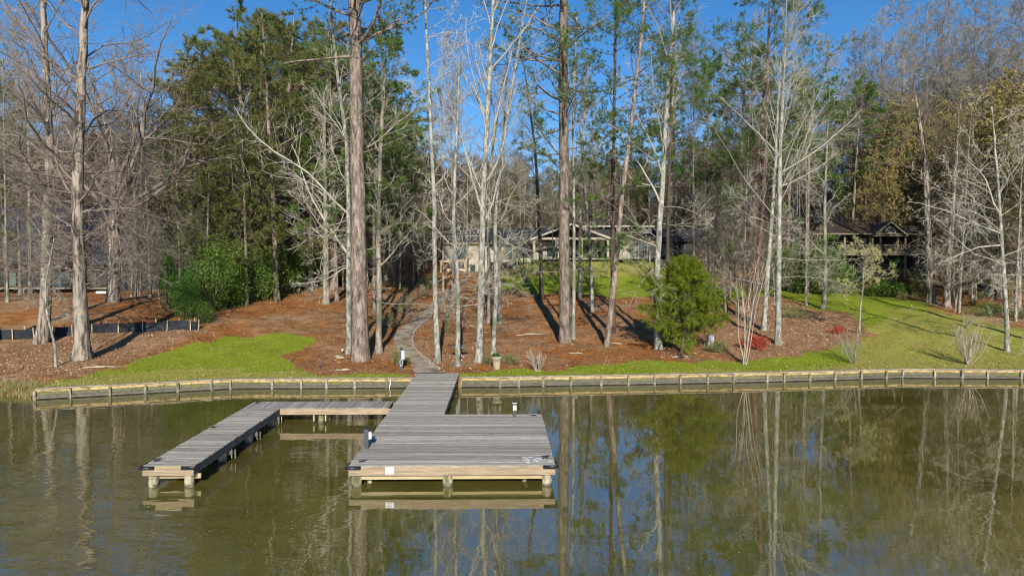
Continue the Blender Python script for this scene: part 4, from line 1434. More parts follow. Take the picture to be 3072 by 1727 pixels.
# crepe myrtle and bare shrubs -------------------------------------------------
def multistem(name, loc, h, nst, spread, r, label, mat, seed, cat='shrub', group=None, sub=7, up=0.12, wig=0.07, leafm=None, lsize=0.05, ln=1):
    rng = np.random.RandomState(seed)
    loc = np.array(loc, float)
    th = thing(name, loc, label, cat, group)
    p0 = np.column_stack([0.06 * rng.randn(nst), 0.06 * rng.randn(nst), np.full(nst, -0.05)])
    az = rng.rand(nst) * 2 * PI
    tilt = spread * rng.uniform(0.3, 1.0, nst)
    d0 = np.column_stack([np.sin(tilt) * np.cos(az), np.sin(tilt) * np.sin(az), np.cos(tilt)])
    L = h * rng.uniform(0.7, 1.1, nst)
    q, s = grow(rng, p0, d0, L, np.full(nst, r), 8, wig, up, 0.3)
    for i in range(nst):
        V, F = tubes(q[i:i + 1], s[i:i + 1], 6)
        link('stem', np_mesh('stem', V, [F], True), M[mat], th)
    parts = []
    p, d, L1, R = spawn(rng, q, s, L, sub, 0.25, 1.0, 28, 8, 0.36, 0.55, minr=0.006)
    q2, s2 = grow(rng, p, d, L1, R, 4, 0.10, up * .6, 0.5)
    parts.append(tubes(q2, s2, 3))
    p, d, L2, R = spawn(rng, q2, s2, L1, 4, 0.2, 1.0, 28, 10, 0.5, 0.7, minr=0.005)
    e_ = p + unit(d) * L2[:, None]
    parts.append(spikes(p, e_, R))
    V, fl = join(parts)
    link('twigs', np_mesh('twigs', V, fl), M[mat], th)
    if leafm:
        V, F = leaves(rng, np.vstack([e_, (p + e_) / 2]), lsize, ln, 0.04)
        link('foliage', np_mesh('foliage', V, [F]), M[leafm], th)
    return th


multistem('crepe_myrtle', G(2235, 1093), 6.4, 8, 0.24, 0.034, 'pale multi-stemmed bare crepe myrtle beside the red shrub', 'crepe', 1, cat='tree', up=0.08, sub=3, wig=.06)
multistem('bare_shrub', G(1614, 1114), 1.35, 13, 0.75, 0.016, 'small bare twiggy shrub at the mulch edge right of the clay pot', 'twig_pale', 2)
multistem('bare_shrub', G(2562, 1091), 2.2, 16, 0.85, 0.02, 'pale bare fan-shaped shrub in front of the small leafing tree', 'twig_grey', 3)
multistem('bare_shrub', G(2904, 1093), 2.6, 20, 0.75, 0.026, 'large bare shrub with thick pale stems at the right seawall', 'crepe', 4)
multistem('bare_shrub', G(2900, 985), 1.4, 12, 0.8, 0.015, 'small greyish bare shrub behind the large pale-stemmed one', 'twig_grey', 5)
# small tree with young leaves
b = G(2578, 1000)
D = b[1]
tp = poly_trunk([b - np.array([0, 0, .1]), P(2580, 930, D), P(2588, 880, D), P(2592, 800, D), P(2590, 740, D)], 14)
make_tree('young_tree', b, tp, 0.085, 'hardwood', 'small slender tree with pale young yellow-green leaves on the right lawn', seed=9, bark='bark_pale', twig='twig_pale', foliage='young_leaf', leaf_n=4, leaf_size=0.10,
          crown0=0.42, limbs=12, limb_len=2.6, ang=62, up=0.03, density=0.7, flare=0.1)

# cedar ----------------------------------------------------------------------
b = G(2047, 1056)
rng = np.random.RandomState(21)
th = thing('cedar_tree', b, 'rounded bright green cedar with drooping sprays on a short trunk', 'tree')
tp = poly_trunk([(0, 0, -.1), (0.02, 0, 2), (-.05, 0, 4), (0.0, 0, 6.3)], 12)
V, F, tp2, rad = trunk_mesh(rng, tp, 0.13, 0.3, 0.25, 10)
link('trunk', np_mesh('trunk', V, [F], True), M['bark_pine'], th)
p, d, L, R = spawn(rng, tp2[None], rad[None], np.array([1.0]), 96, 0.19, 0.98, 76, 10, 1, 0.35, flat=0.7)
tpar = p[:, 2] / 6.3
L = 3.05 * np.interp(tpar, [0.2, 0.3, 0.5, 0.75, 1.0], [0.85, 1.0, 0.88, 0.55, 0.14]) * rng.uniform(0.45, 1.2, len(L))
q1, s1 = grow(rng, p, d, L, np.clip(R, .01, .04), 5, 0.12, 0.05, 0.3)
parts = [tubes(q1, s1, 4)]
p, d, L, R = spawn(rng, q1, s1, L, 11, 0.12, 1.0, 45, 12, 0.36, 0.5, flat=0.2)
q2, s2 = grow(rng, p, d, L, R, 3, 0.15, -0.05, 0.5)
parts.append(tubes(q2, s2, 3))
V, fl = join(parts)
link('branches', np_mesh('branches', V, fl), M['bark_pine'], th)
p, d, L, R = spawn(rng, q2, s2, L, 8, 0.05, 1.0, 50, 20, 0.4, 0.5)
C_ = np.vstack([p, p + d * L[:, None], p + 0.5 * d * L[:, None]])
A_ = np.vstack([d, d, d])
V, F = needles(rng, C_, A_, 5, 0.26, 0.022, up=-0.55, spread=0.55)
link('foliage', np_mesh('foliage', V, [F]), M['cedar'], th)


# leafy shrubs ----------------------------------------------------------------
def shrub(name, loc, rx, ry, rz, n, size, mat, label, seed, cat='shrub', group=None, stem='twig_brown', aspect=0.5, clumps=26, zc=None):
    rng = np.random.RandomState(seed)
    loc = np.array(loc, float)
    th = thing(name, loc, label, cat, group)
    zc = rz * 0.9 if zc is None else zc
    C = unit(rng.randn(clumps, 3)) * rng.uniform(0.35, 0.95, (clumps, 1)) * np.array([rx, ry, rz])
    C[:, 2] = np.abs(C[:, 2]) * 1.0 - 0.15 * rz if False else C[:, 2]
    C = C + np.array([0, 0, zc])
    C[:, 2] = np.maximum(C[:, 2], 0.06)
    per = max(1, n // clumps)
    N = clumps * per
    cs = np.repeat(C, per, 0) + rng.randn(N, 3) * np.array([rx, ry, rz]) * 0.20
    cs[:, 2] = np.maximum(cs[:, 2], 0.02)
    V, F = leaves(rng, cs, size, 1, 0.0, aspect)
    link('foliage', np_mesh('foliage', V, [F]), M[mat], th)
    p0 = np.zeros((clumps, 3)) + 0.04 * rng.randn(clumps, 3)
    p0[:, 2] = -0.05
    mid = (C * 0.5) + 0.05 * rng.randn(clumps, 3)
    pts = np.stack([p0, mid, C], 1)
    V, F = tubes(pts, np.array([[0.02, 0.014, 0.006]]).repeat(clumps, 0) * (0.6 + rz), 4)
    link('stems', np_mesh('stems', V, [F]), M[stem], th)
    return th


shrub('evergreen_shrub', G(560, 958), 1.15, 1.0, 1.9, 9000, 0.11, 'juniper', 'tall bright evergreen bush at the end of the silt fence', 31, zc=2.1, clumps=60)
shrub('evergreen_shrub', G(505, 925), 0.7, 0.7, 2.6, 6000, 0.11, 'juniper', 'narrow upright evergreen left of the bright bush, near the dark house', 32, zc=2.7, clumps=50)
shrub('evergreen_shrub', G(612, 968), 1.0, 0.8, 0.9, 3500, 0.10, 'holly', 'low dark evergreen bush right of the silt fence end', 33, zc=0.8)
hg = 'dark evergreens massed on the slope left of the pines'
for i, (u, v, rx, rz) in enumerate([(690, 918, 1.9, 2.4), (755, 900, 2.0, 2.4), (820, 884, 2.2, 2.4), (885, 868, 2.2, 2.3), (940, 856, 1.9, 1.9), (640, 930, 1.5, 2.9), (720, 872, 2.8, 3.9), (800, 862, 2.8, 3.8), (870, 850, 2.8, 3.4), (600, 885, 2.0, 3.6), (660, 880, 2.4, 3.9), (1000, 850, 1.8, 1.7)]):
    shrub('evergreen_shrub', G(u, v), rx * 1.1, rx * .8, rz * 1.15, 8000, 0.19, 'holly', 'dark evergreen shrub massed on the slope left of the pines', 40 + i, group=hg, zc=rz * 0.95, clumps=44, aspect=0.45)
shrub('path_shrub', G(1192, 1098), 0.42, 0.4, 0.62, 700, 0.075, 'shrub', 'yellow-green bush behind the shore power pedestal', 51, clumps=22, zc=.6)
shrub('path_shrub', G(1222, 1094), 0.25, 0.25, 0.25, 200, 0.09, 'holly', 'small dark leafy plant at the foot of the shore pedestal', 52, clumps=10)
shrub('path_shrub', G(1214, 940), 1.3, 0.9, 1.0, 1700, 0.09, 'shrub_brown', 'brownish bush on the slope left of the path, upper of two', 53)
shrub('path_shrub', G(1170, 985), 1.1, 0.8, 0.8, 1400, 0.09, 'shrub_brown', 'brownish bush on the slope left of the path, lower of two', 54)
shrub('path_shrub', G(1290, 870), 1.2, .9, .9, 1200, 0.1, 'holly', 'dark rounded bush left of the top of the path', 55)
shrub('path_shrub', G(1270, 890), .9, .8, .7, 900, 0.1, 'shrub_brown', 'brown bush below the dark rounded one at the top of the path', 56)
shrub('path_shrub', G(1338, 1000), .45, .4, .7, 400, 0.09, 'shrub', 'thin leafy bush right of the path behind the slim pale trunk', 57, clumps=14)
shrub('pot_shrub', G(1462, 1092), .35, .3, .4, 420, 0.08, 'shrub', 'leafy green bush between the sycamore foot and the clay pot', 58, clumps=16)
shrub('pot_shrub', G(1535, 1094), .62, .45, .36, 900, 0.08, 'shrub', 'spreading green-brown bush right of the clay pot', 59, clumps=26)
shrub('green_shrub', G(2150, 1058), .85, .6, .45, 1500, 0.085, 'shrub', 'bright green spreading bush in front of the grey utility box', 60, clumps=34)
shrub('green_shrub', G(2384, 955), 1.15, .8, .65, 1500, 0.09, 'shrub', 'loose green bush in the mulch behind the birch', 61, clumps=30)
shrub('red_shrub', G(2262, 1048), 1.0, .6, .55, 3600, 0.10, 'red_leaf', 'wide bright red shrub around the foot of the crepe myrtle', 62, clumps=60, aspect=0.6)
shrub('red_shrub', G(2508, 1002), .55, .4, .38, 900, 0.10, 'red_leaf', 'small red shrub alone in the leaf litter right of the birch', 63, clumps=20, aspect=0.6)
shrub('green_shrub', G(2960, 948), 1.7, .8, .7, 1900, 0.12, 'holly', 'broad low green bush left of the curved pale trunk', 64, clumps=40)
shrub('green_shrub', G(3062, 955), 1.2, .8, .6, 1300, 0.12, 'shrub', 'low green bush at the right edge behind the curved trunk', 65, clumps=30)
shrub('yellow_shrub', G(3020, 880), 1.7, .9, 1.1, 2400, 0.13, 'yellow_leaf', 'yellow flowering shrub right of the brown trunk', 66, clumps=40)
shrub('yellow_shrub', G(2958, 872), .5, .5, .9, 500, 0.12, 'yellow_leaf', 'narrow yellow shrub left of the brown trunk', 67, clumps=16)
rg = 'dark evergreens beside the right-hand house'
def GD(u, D):
    x_ = (u - CX) / FP * D
    return np.array([x_, D, float(H(x_, D))])


for i, (u, v, rx, rz) in enumerate([(2425, 75, 2.3, 3.6), (2480, 73, 2.3, 3.2), (2370, 77, 2.2, 3.0), (2300, 79, 2.2, 2.2), (2535, 75, 1.7, 1.6)]):
    shrub('evergreen_shrub', GD(u, v), rx, rx * .8, rz, 4800, 0.19, 'holly', 'dark evergreen shrub beside the right-hand house', 70 + i, group=rg, zc=rz * .9, clumps=40)
rg2 = 'green shrubs on the bank behind the right-hand path'
for i, (u, v, rx, rz) in enumerate([(2885, 78, 2.6, 1.8), (2940, 80, 2.4, 1.6), (3060, 78, 2.6, 2.0), (2640, 73, 1.5, .9), (2700, 72, 1.6, .9)]):
    shrub('evergreen_shrub', GD(u, v), rx, rx * .8, rz, 3000, 0.17, 'holly', 'green shrub on the bank behind the right-hand path', 80 + i, group=rg2, clumps=36)
lw = 'brown thicket plants in the bed below the right-hand house'
for i, (u, v) in enumerate([(2600, 880), (2655, 890), (2710, 898), (2760, 902), (2870, 905), (2920, 915), (2975, 925), (3040, 915), (2900, 880), (2950, 895)]):
    shrub('bed_plant', G(u, v), .8, .5, .5, 420, 0.1, ['shrub_brown', 'shrub'][i % 2], 'brownish low plant in the bed below the right-hand house', 90 + i, group=lw, clumps=14, cat='plant')


# palms
def palm(name, loc, n, L, mat, label, seed, droop=0.09, hgt=0.5, fan=False):
    rng = np.random.RandomState(seed)
    th = thing(name, loc, label, 'palm')
    MB_ = MB().tube([np.array(loc) + np.array([0, 0, -.1]), np.array(loc) + np.array([0, 0, hgt])], [0.16, 0.13], 8)
    MB_.build('trunk', M['bark_pine_dark'], th)
    for i in range(n):
        az = 2 * PI * i / n + rng.uniform(-.2, .2)
        el = rng.uniform(0.2, 1.25)
        d0 = np.array([[math.cos(az) * math.cos(el), math.sin(az) * math.cos(el), math.sin(el)]])
        q, s = grow(rng, np.array([[0, 0, hgt]]), d0, np.array([L * rng.uniform(.8, 1.1)]), np.array([0.02]), 10, 0.02, -droop, 0.3)
        parts = [tubes(q, s, 3)]
        pts = q[0]
        T = unit(pts[1:] - pts[:-1])
        side = unit(np.cross(T, np.array([0, 0, 1.0])))
        Vs = []
        for j in range(10):
            for hf in (0.0, 0.5):
                base = pts[j] + (pts[j + 1] - pts[j]) * hf
                f = (j + hf) / 10
                ll = (0.42 if not fan else 0.5) * math.sin(PI * min(1, f * .8 + .18))
                if fan and f < 0.5:
                    continue
                for sg in (-1, 1):
                    tip = base + side[j] * sg * ll + T[j] * ll * (0.5 if not fan else 0.9) + np.array([0, 0, 0.05])
                    Vs.append([base - T[j] * .025, base + T[j] * .025, tip])
        V = np.array(Vs).reshape(-1, 3)
        parts.append((V, np.arange(len(V)).reshape(-1, 3)))
        V, fl = join(parts)
        link('frond', np_mesh('frond', V, fl), M[mat], th)
    return th


palm('sago_palm', GD(2752, 74), 26, 2.4, 'palm', 'yellow-green sago palm below the right-hand porch', 1, hgt=0.9)
palm('fan_palm', GD(2688, 76.5), 18, 2.0, 'palm_dark', 'darker fan palm against the right-hand porch posts', 2, hgt=2.2, fan=True)

# ------------------------------------------------------------------ garden objects
# clay pot
q = G(1490, 1108)
th = thing('clay_pot', q, 'large pale terracotta pot with a grey-green plant at the lawn edge', 'flower pot')
prof = [(0.18, 0.0), (0.20, 0.10), (0.235, 0.38), (0.26, 0.60), (0.285, 0.62), (0.295, 0.70), (0.30, 0.78), (0.265, 0.785), (0.25, 0.68)]
V, n_ = [], 22
for r_, z in prof:
    for j in range(n_):
        a = 2 * PI * j / n_
        V.append((r_ * math.cos(a), r_ * math.sin(a), z))
F = []
for i in range(len(prof) - 1):
    for j in range(n_):
        F.append((i * n_ + j, i * n_ + (j + 1) % n_, (i + 1) * n_ + (j + 1) % n_, (i + 1) * n_ + j))
me = bpy.data.meshes.new('pot')
me.from_pydata(V, [], F)
me.polygons.foreach_set('use_smooth', [True] * len(me.polygons))
link('pot', me, M['terracotta'], th)
rng = np.random.RandomState(4)
V, F = leaves(rng, np.column_stack([rng.uniform(-.2, .2, 60), rng.uniform(-.2, .2, 60), rng.uniform(.72, .9, 60)]), 0.14, 4, .04)
link('plant', np_mesh('plant', V, [F]), M['palm_dark'], th)
MB().tube([q + np.array([0, 0, .6]), q + np.array([0, 0, .69])], 0.245, 18).build('soil', M['bark_dark'], th)

# garden table
q = G(1378, 1072)
th = thing('garden_table', q, 'round dark garden table on bent metal legs behind a pale trunk', 'table')
MB().tube([q + np.array([0, 0, .66]), q + np.array([0, 0, .70])], 0.55, 28).build('tabletop', M['slate'], th)
for i in range(4):
    a = PI / 4 + i * PI / 2
    dx, dy = math.cos(a), math.sin(a)
    MB().tube([q + np.array([dx * .12, dy * .12, .66]), q + np.array([dx * .12, dy * .12, .2]), q + np.array([dx * .22, dy * .22, .1]), q + np.array([dx * .5, dy * .5, 0.02])], 0.02, 6).build('leg', M['stake'], th)

# utility box
q = G(2131, 1042)
th = thing('utility_box', q, 'small grey utility box on a post behind the green bush', 'utility box')
MB().box(q[0] - .2, q[0] + .13, q[1] - .08, q[1] + .1, q[2] + .05, q[2] + .85).build('cabinet', M['print'], th)
MB().box(q[0] + .14, q[0] + .23, q[1] - .06, q[1] + .06, q[2] - .05, q[2] + .87).build('post', M['grey_box'], th)
MB().box(q[0] - .21, q[0] + .135, q[1] - .1, q[1] + .11, q[2] + .852, q[2] + .87).build('lid', M['print'], th)


def small_light(u, v, label, mat='white', h=.35):
    q = G(u, v)
    th = thing('path_light', q, label, 'garden light')
    MB().tube([q + np.array([0, 0, -.05]), q + np.array([0, 0, h * .7])], .018, 6).build('stake', M['dark_post'], th)
    MB().tube([q + np.array([0, 0, h * .6]), q + np.array([.02, 0, h])], [.05, .06], 8).build('lamp_head', M[mat], th)


M['blue'] = noise_mat('blue_plastic', (0.03, 0.06, 0.30), (0.05, 0.09, 0.40), 4, 0.4, vary=0)
small_light(1027, 1062, 'small white garden light left of the largest pine')
small_light(959, 1105, 'small blue garden light in the mulch near the left lawn', 'blue', .2)
small_light(876, 1086, 'tiny blue garden light on the edge of the left lawn', 'blue', .15)
small_light(2735, 926, 'white spotlight standing on the right lawn', 'white', .35)
small_light(1265, 868, 'white garden light high on the slope near the top of the path', 'white', .5)
q = G(1030, 860)
th = thing('garden_lantern', q, 'grey lantern post left of the largest pine, up the slope', 'lantern')
MB().box(q[0] - .12, q[0] + .12, q[1] - .12, q[1] + .12, q[2], q[2] + .55).build('body', M['grey_box'], th)
MB().tube([q + np.array([-.05, 0, .55]), q + np.array([-.05, 0, 1.0])], .08, 8).build('top', M['grey_box'], th)
# stones
for (u, v, s_, lb) in ((1012, 1070, .22, 'flat pale stone left of the largest pine, left one'), (1022, 1074, .25, 'flat pale stone left of the largest pine, right one'), (2085, 1060, .12, 'small white stone right of the cedar trunk')):
    q = G(u, v)
    rng = np.random.RandomState(u)
    m_ = MB()
    rings = []
    for z, f in ((0, 1), (.05, 1.05), (.11, .8), (.14, .4)):
        rings += [(q[0] + s_ * f * math.cos(a) * rng.uniform(.85, 1.15), q[1] + s_ * f * .7 * math.sin(a) * rng.uniform(.85, 1.15), q[2] - .02 + z * s_ * 4) for a in np.linspace(0, 2 * PI, 9)[:-1]]
    m_.v = rings
    for i in range(3):
        for j in range(8):
            m_.f.append((i * 8 + j, i * 8 + (j + 1) % 8, (i + 1) * 8 + (j + 1) % 8, (i + 1) * 8 + j))
    m_.f.append(tuple(24 + j for j in range(8)))
    tag(m_.build('stone', M['stone']), lb, 'stone')
# stump next to T19
q = G(1786, 920)
m_ = MB().tube([q + np.array([0, 0, -.1]), q + np.array([.02, 0, .8])], [.10, .09], 9)
tag(m_.build('tree_stump', M['bark_dark']), 'dark cut stub beside the thin mottled trunk on the slope', 'stump')
# fallen branches
fb = [(1600, 1004, 2.6, .3, 'longest pale fallen branch left of the central pine'), (1850, 1033, 1.0, -.2, 'short fallen stick right of the leaning pine'), (310, 1103, 2.3, .1, 'pale fallen branches at the edge of the left mulch'),
      (2045, 1072, 1.6, -.05, 'fallen stick below the cedar'), (1500 + 560 / 2.414, 1062, 0.9, -.3, 'short stick in the mulch below the central pine'), (185, 1088, 1.2, -.6, 'fallen stick right of the white sapling'), (1030, 1112, .8, .2, 'small pale sticks in the mulch above the seawall')]
for u, v, L_, an, lb in fb:
    rng = np.random.RandomState(int(u))
    q = G(u, v)
    th = thing('fallen_branch', q, lb, 'branch')
    for j in range(3):
        a = an + rng.uniform(-.25, .25)
        l2 = L_ * (1, .6, .4)[j]
        x0 = -l2 / 2 + rng.uniform(-.2, .2)
        pts = []
        for s_ in np.linspace(0, 1, 6):
            x = q[0] + math.cos(a) * (x0 + l2 * s_)
            y = q[1] + math.sin(a) * (x0 + l2 * s_) + rng.uniform(-.04, .04)
            pts.append((x, y, float(H(x, y)) + .04 + .02 * j + rng.uniform(0, .03)))
        MB().tube(pts, [.022, .022, .02, .017, .012, .006], 5).build('stick', M['deadwood'], th)

# silt fence
fp = [(-40, 1022), (37, 1019), (101, 1014), (160, 1010), (217, 1007), (277, 1001), (355, 999), (428, 995), (500, 992), (570, 991), (594, 990)]
gp = [G(*p_) for p_ in fp]
th = thing('silt_fence', gp[3], 'low black silt fence on wooden stakes across the left mulch', 'fence')
rng = np.random.RandomState(6)
for i in range(len(gp) - 1):
    a, b = gp[i], gp[i + 1]
    n1 = 8
    Vf, Vb = [], []
    for j in range(n1 + 1):
        f = j / n1
        p_ = a + (b - a) * f
        z0 = float(H(p_[0], p_[1])) - .08
        sag = -.05 * math.sin(PI * f)
        for kx in range(4):
            g_ = kx / 3
            Vf.append((p_[0], p_[1] + .035 * math.sin(f * 9 + kx * 2 + i) * (0.4 + g_), z0 + (.80 + sag) * g_))
    Va = np.array(Vf)
    Vb = Va + np.array([0, .006, 0])
    ix = np.arange((n1 + 1) * 4).reshape(n1 + 1, 4)
    F1 = np.stack([ix[:-1, :-1], ix[1:, :-1], ix[1:, 1:], ix[:-1, 1:]], -1).reshape(-1, 4)
    V = np.vstack([Va, Vb]) - gp[3]
    link('cloth_panel', np_mesh('cloth_panel', V, [F1, F1[:, ::-1] + len(Va)], True), M['silt'], th)
for i in range(1, len(gp)):
    p_ = gp[i] + np.array([rng.uniform(-.05, .05), -.07, 0])
    MB().obox((p_[0], p_[1], p_[2] - .1), (.055, 0, 0), (0, .03, 0), (rng.uniform(-.06, .06), 0, .86)).build('stake', M['stake'], th)
for i in range(len(gp) - 1):
    p_ = (gp[i] + gp[i + 1]) / 2 + np.array([0, .09, 0])
    MB().obox((p_[0], p_[1], p_[2] - .1), (.06, 0, 0), (0, .03, 0), (rng.uniform(-.02, .02), 0, 1.0)).build('stake', M['stake'], th)
for u in (5, 7, 9):
    p_ = gp[min(u, len(gp) - 1)]
    MB().tube([(p_[0] + .4, p_[1] - .06, p_[2] + .72), (p_[0] + .5, p_[1] - .08, p_[2] + .60), (p_[0] + .52, p_[1] - .08, p_[2] + .75), (p_[0] + .45, p_[1] - .06, p_[2] + .85)], .012, 5).build('marker_tape', M['tape'], th)

# ------------------------------------------------------------------ houses
def pbox(name, u0, v0, u1, v1, D, depth, mat, parent, proud=0.0):
    a = P(u0, v1, D - proud)
    b = P(u1, v0, D - proud)
    a[1] = b[1] = D - proud
    return MB().box(a[0], b[0], D - proud, D - proud + depth, a[2], b[2]).build(name, M[mat], parent)


def window(u0, v0, u1, v1, D, parent, glass='glass', mull=1, bars=1, frame='win_frame', w=.07, proud=0.03):
    a = P(u0, v1, D)
    b = P(u1, v0, D)
    x0, x1, z0, z1 = a[0], b[0], a[2], b[2]
    y = D - proud
    m_ = MB()
    m_.box(x0, x0 + w, y - .05, y + .02, z0, z1)
    m_.box(x1 - w, x1, y - .05, y + .02, z0, z1)
    m_.box(x0 + w, x1 - w, y - .05, y + .02, z1 - w, z1)
    m_.box(x0 + w, x1 - w, y - .05, y + .02, z0, z0 + w)
    for i in range(1, mull):
        xm = x0 + (x1 - x0) * i / mull
        m_.box(xm - w / 3, xm + w / 3, y - .045, y + .015, z0 + w, z1 - w)
    for i in range(1, bars):
        zm = z0 + (z1 - z0) * i / bars
        m_.box(x0 + w, x1 - w, y - .04, y + .01, zm - w / 4, zm + w / 4)
    f = m_.build('window', M[frame], parent)
    MB().box(x0 + w, x1 - w, y - .015, y + .005, z0 + w, z1 - w).build('pane', M[glass], f)
    return f


def slab(name, a, b, c, d, th_, mat, parent):
    """roof slab: a,b eave left/right, c,d ridge right/left"""
    pts = [np.array(q_, float) for q_ in (a, b, c, d)]
    lowp = [q_ - np.array([0, 0, th_]) for q_ in pts]
    return MB().hexa(lowp + pts).build(name, M[mat], parent)


def r6(x, y):
    return 1300 + x / 3.22, 640 + y / 3.22


D1 = 97.0
h1 = thing('cream_house', P(1700, 780, D1), 'low cream house with dark roof and gabled porch behind the central trees', 'house')


def b6(name, x0, y0, x1, y1, D, depth, mat, proud=0.0):
    u0, v0 = r6(x0, y0)
    u1, v1 = r6(x1, y1)
    return pbox(name, u0, v0, u1, v1, D, depth, mat, h1, proud)


def w6(x0, y0, x1, y1, D, **kw):
    u0, v0 = r6(x0, y0)
    u1, v1 = r6(x1, y1)
    return window(u0, v0, u1, v1, D, h1, **kw)


# left wing, two storeys
b6('wall', 130, 292, 540, 640, D1, 6, 'cream')
w6(215, 300, 318, 440, D1, mull=1, bars=1)
w6(357, 497, 405, 590, D1, mull=1, bars=2)
w6(560, 300, 600, 345, D1 + .4, mull=1)
b6('eave_board', 90, 272, 560, 292, D1, .25, 'tan_trim', .7)
b6('balcony_beam', 60, 452, 335, 470, D1, 1.8, 'tan_trim', 2.0)
for x in (68, 300):
    b6('balcony_post', x, 470, x + 12, 620, D1, .2, 'tan_trim', 2.0)
u0, v0 = r6(305, 475)
a = P(u0, v0, D1 - 1.9)
MB().obox(a, (.1, 0, 0), (0, .1, 0), (.75, 0, .62)).build('brace', M['tan_trim'], h1)
# basement link wall behind the trees
b6('wall', 540, 292, 1060, 470, D1 + .6, 5, 'cream')
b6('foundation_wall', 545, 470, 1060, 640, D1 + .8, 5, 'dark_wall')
w6(690, 300, 760, 440, D1 + .6, glass='glass_pale')
w6(780, 300, 950, 430, D1 + .6, glass='glass_dark', mull=2)
b6('eave_board', 560, 262, 1040, 276, D1, .25, 'cream_trim', .6)
# roof of left + middle
e0, e1 = r6(80, 272), r6(1210, 262)
rd0, rd1 = r6(240, 150), r6(1210, 138)
slab('roof', P(*e0, D1 - .8), P(*e1, D1 - .8), P(*rd1, D1 + 4.5), P(*rd0, D1 + 4.5), .18, 'roof', h1)
slab('roof_back', P(*rd0, D1 + 4.52), P(*rd1, D1 + 4.52), P(*e1, D1 + 9.5) + np.array([0, 0, .1]), P(*e0, D1 + 9.5) + np.array([0, 0, .1]), .18, 'roof', h1)
# porch gable: ridge apex near x 1340
apx = r6(1340, 92)
gl = r6(955, 236)
gr = r6(1725, 236)
for a_, nm in ((gl, 'l'), (gr, 'r')):
    A0, A1 = P(*a_, D1 - 3.4), P(*a_, D1 - 3.4)
    B0 = P(*apx, D1 - 3.4)
    back = np.array([0, 6.5, 0])
    if nm == 'l':
        slab('gable_roof', A0 - [0.3, 0, .12], B0, B0 + back, A0 - [0.3, 0, .12] + back, .10, 'roof', h1)
        slab('gable_soffit', A0 - [0.3, 0, .23], B0 - [0, 0, .11], B0 + back - [0, 0, .11], A0 - [0.3, 0, .23] + back, .03, 'soffit', h1)
    else:
        slab('gable_roof', B0 + [.004, 0, 0], A0 + [0.3, 0, -.12], A0 + [0.3, 0, -.12] + back, B0 + back + [.004, 0, 0], .10, 'roof', h1)
        slab('gable_soffit', B0 - [-.004, 0, .11], A0 + [0.3, 0, -.23], A0 + [0.3, 0, -.23] + back, B0 + back - [-.004, 0, .11], .03, 'soffit', h1)
    e = A0 + ([-.3, -.1, -.12] if nm == 'l' else [.3, -.1, -.12])
    f_ = B0 + [0.002 if nm == 'r' else -0.002, -.1, 0]
    d_ = f_ - e
    MB().hexa([e + [0, 0, -.28], f_ + [0, 0, -.28], f_ + [0, .09, -.28], e + [0, .09, -.28], e, f_, f_ + [0, .09, 0], e + [0, .09, 0]]).build('barge_board', M['cream_trim'], h1)
b6('porch_beam', 985, 232, 1715, 254, D1, .25, 'cream_trim', 3.1)
for x in (962, 1180, 1420, 1676):
    b6('porch_post', x, 254, x + 24, 436, D1, .3, 'cream_trim', 3.1)
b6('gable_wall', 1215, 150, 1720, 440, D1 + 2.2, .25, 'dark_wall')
b6('wall', 1060, 236, 1215, 440, D1 + .2, 4, 'cream')
w6(1095, 285, 1172, 415, D1 + .2, glass='glass', mull=1, bars=1)
b6('porch_floor', 960, 432, 1860, 446, D1, 3.2, 'cream_trim', 3.2)
w6(1250, 280, 1330, 425, D1 + 2.2, glass='glass_dark')
w6(1530, 280, 1660, 425, D1 + 2.2, glass='glass_dark', mull=3)
# barbecue table / chairs on the porch, dark furniture
fu = thing('patio_table', P(1500 + 640 / 2.414 + 0, 770, D1 - 1.5), 'dark patio table with chairs under the porch gable', 'patio set')
fc0 = P(1772, 776, D1 - 1.5)
MB().box(fc0[0] - 1, fc0[0] + 1, D1 - 2, D1 - 1.1, fc0[2] + .7, fc0[2] + .75).build('tabletop', M['black'], fu)
for dx in (-.9, .85):
    for dy in (-1.95, -1.2):
        MB().box(fc0[0] + dx, fc0[0] + dx + .06, D1 + dy, D1 + dy + .06, fc0[2] - .2, fc0[2] + .7).build('leg', M['black'], fu)
# clerestory
b6('clerestory_wall', 1500, 150, 2105, 215, D1 + 3, 5, 'cream')
b6('clerestory_roof', 1440, 116, 2140, 132, D1, 9, 'cream_trim', -1.6)
for x in (1640, 1765, 1905, 2030):
    b6('bracket', x, 133, x + 14, 155, D1, 1.2, 'wood_deck', -1.8)
# right block
b6('wall', 1716, 236, 2130, 440, D1, 6, 'cream')
w6(1900, 285, 1975, 418, D1, glass='glass_pale', mull=2, bars=1)
w6(1986, 285, 2060, 418, D1, glass='glass_pale', mull=2, bars=1)
b6('eave_board', 1760, 232, 2130, 243, D1, .25, 'cream_trim', .8)
e0, e1, rd0, rd1 = r6(1740, 232), r6(2140, 232), r6(1740, 190), r6(2140, 190)
slab('roof', P(*e0, D1 - .82), P(*e1, D1 - .82), P(*rd1, D1 + 2.9), P(*rd0, D1 + 2.9), .15, 'roof', h1)
a = P(*r6(1850, 262), D1 - 1.1)
MB().obox(a + [0, 0, -.2], (-1.4, 0, .5), (0, 1.0, 0), (0, 0, .1)).build('entry_hood', M['cream_trim'], h1)
b6('foundation_wall', 940, 447, 2580, 560, D1 + .5, 4, 'cream')
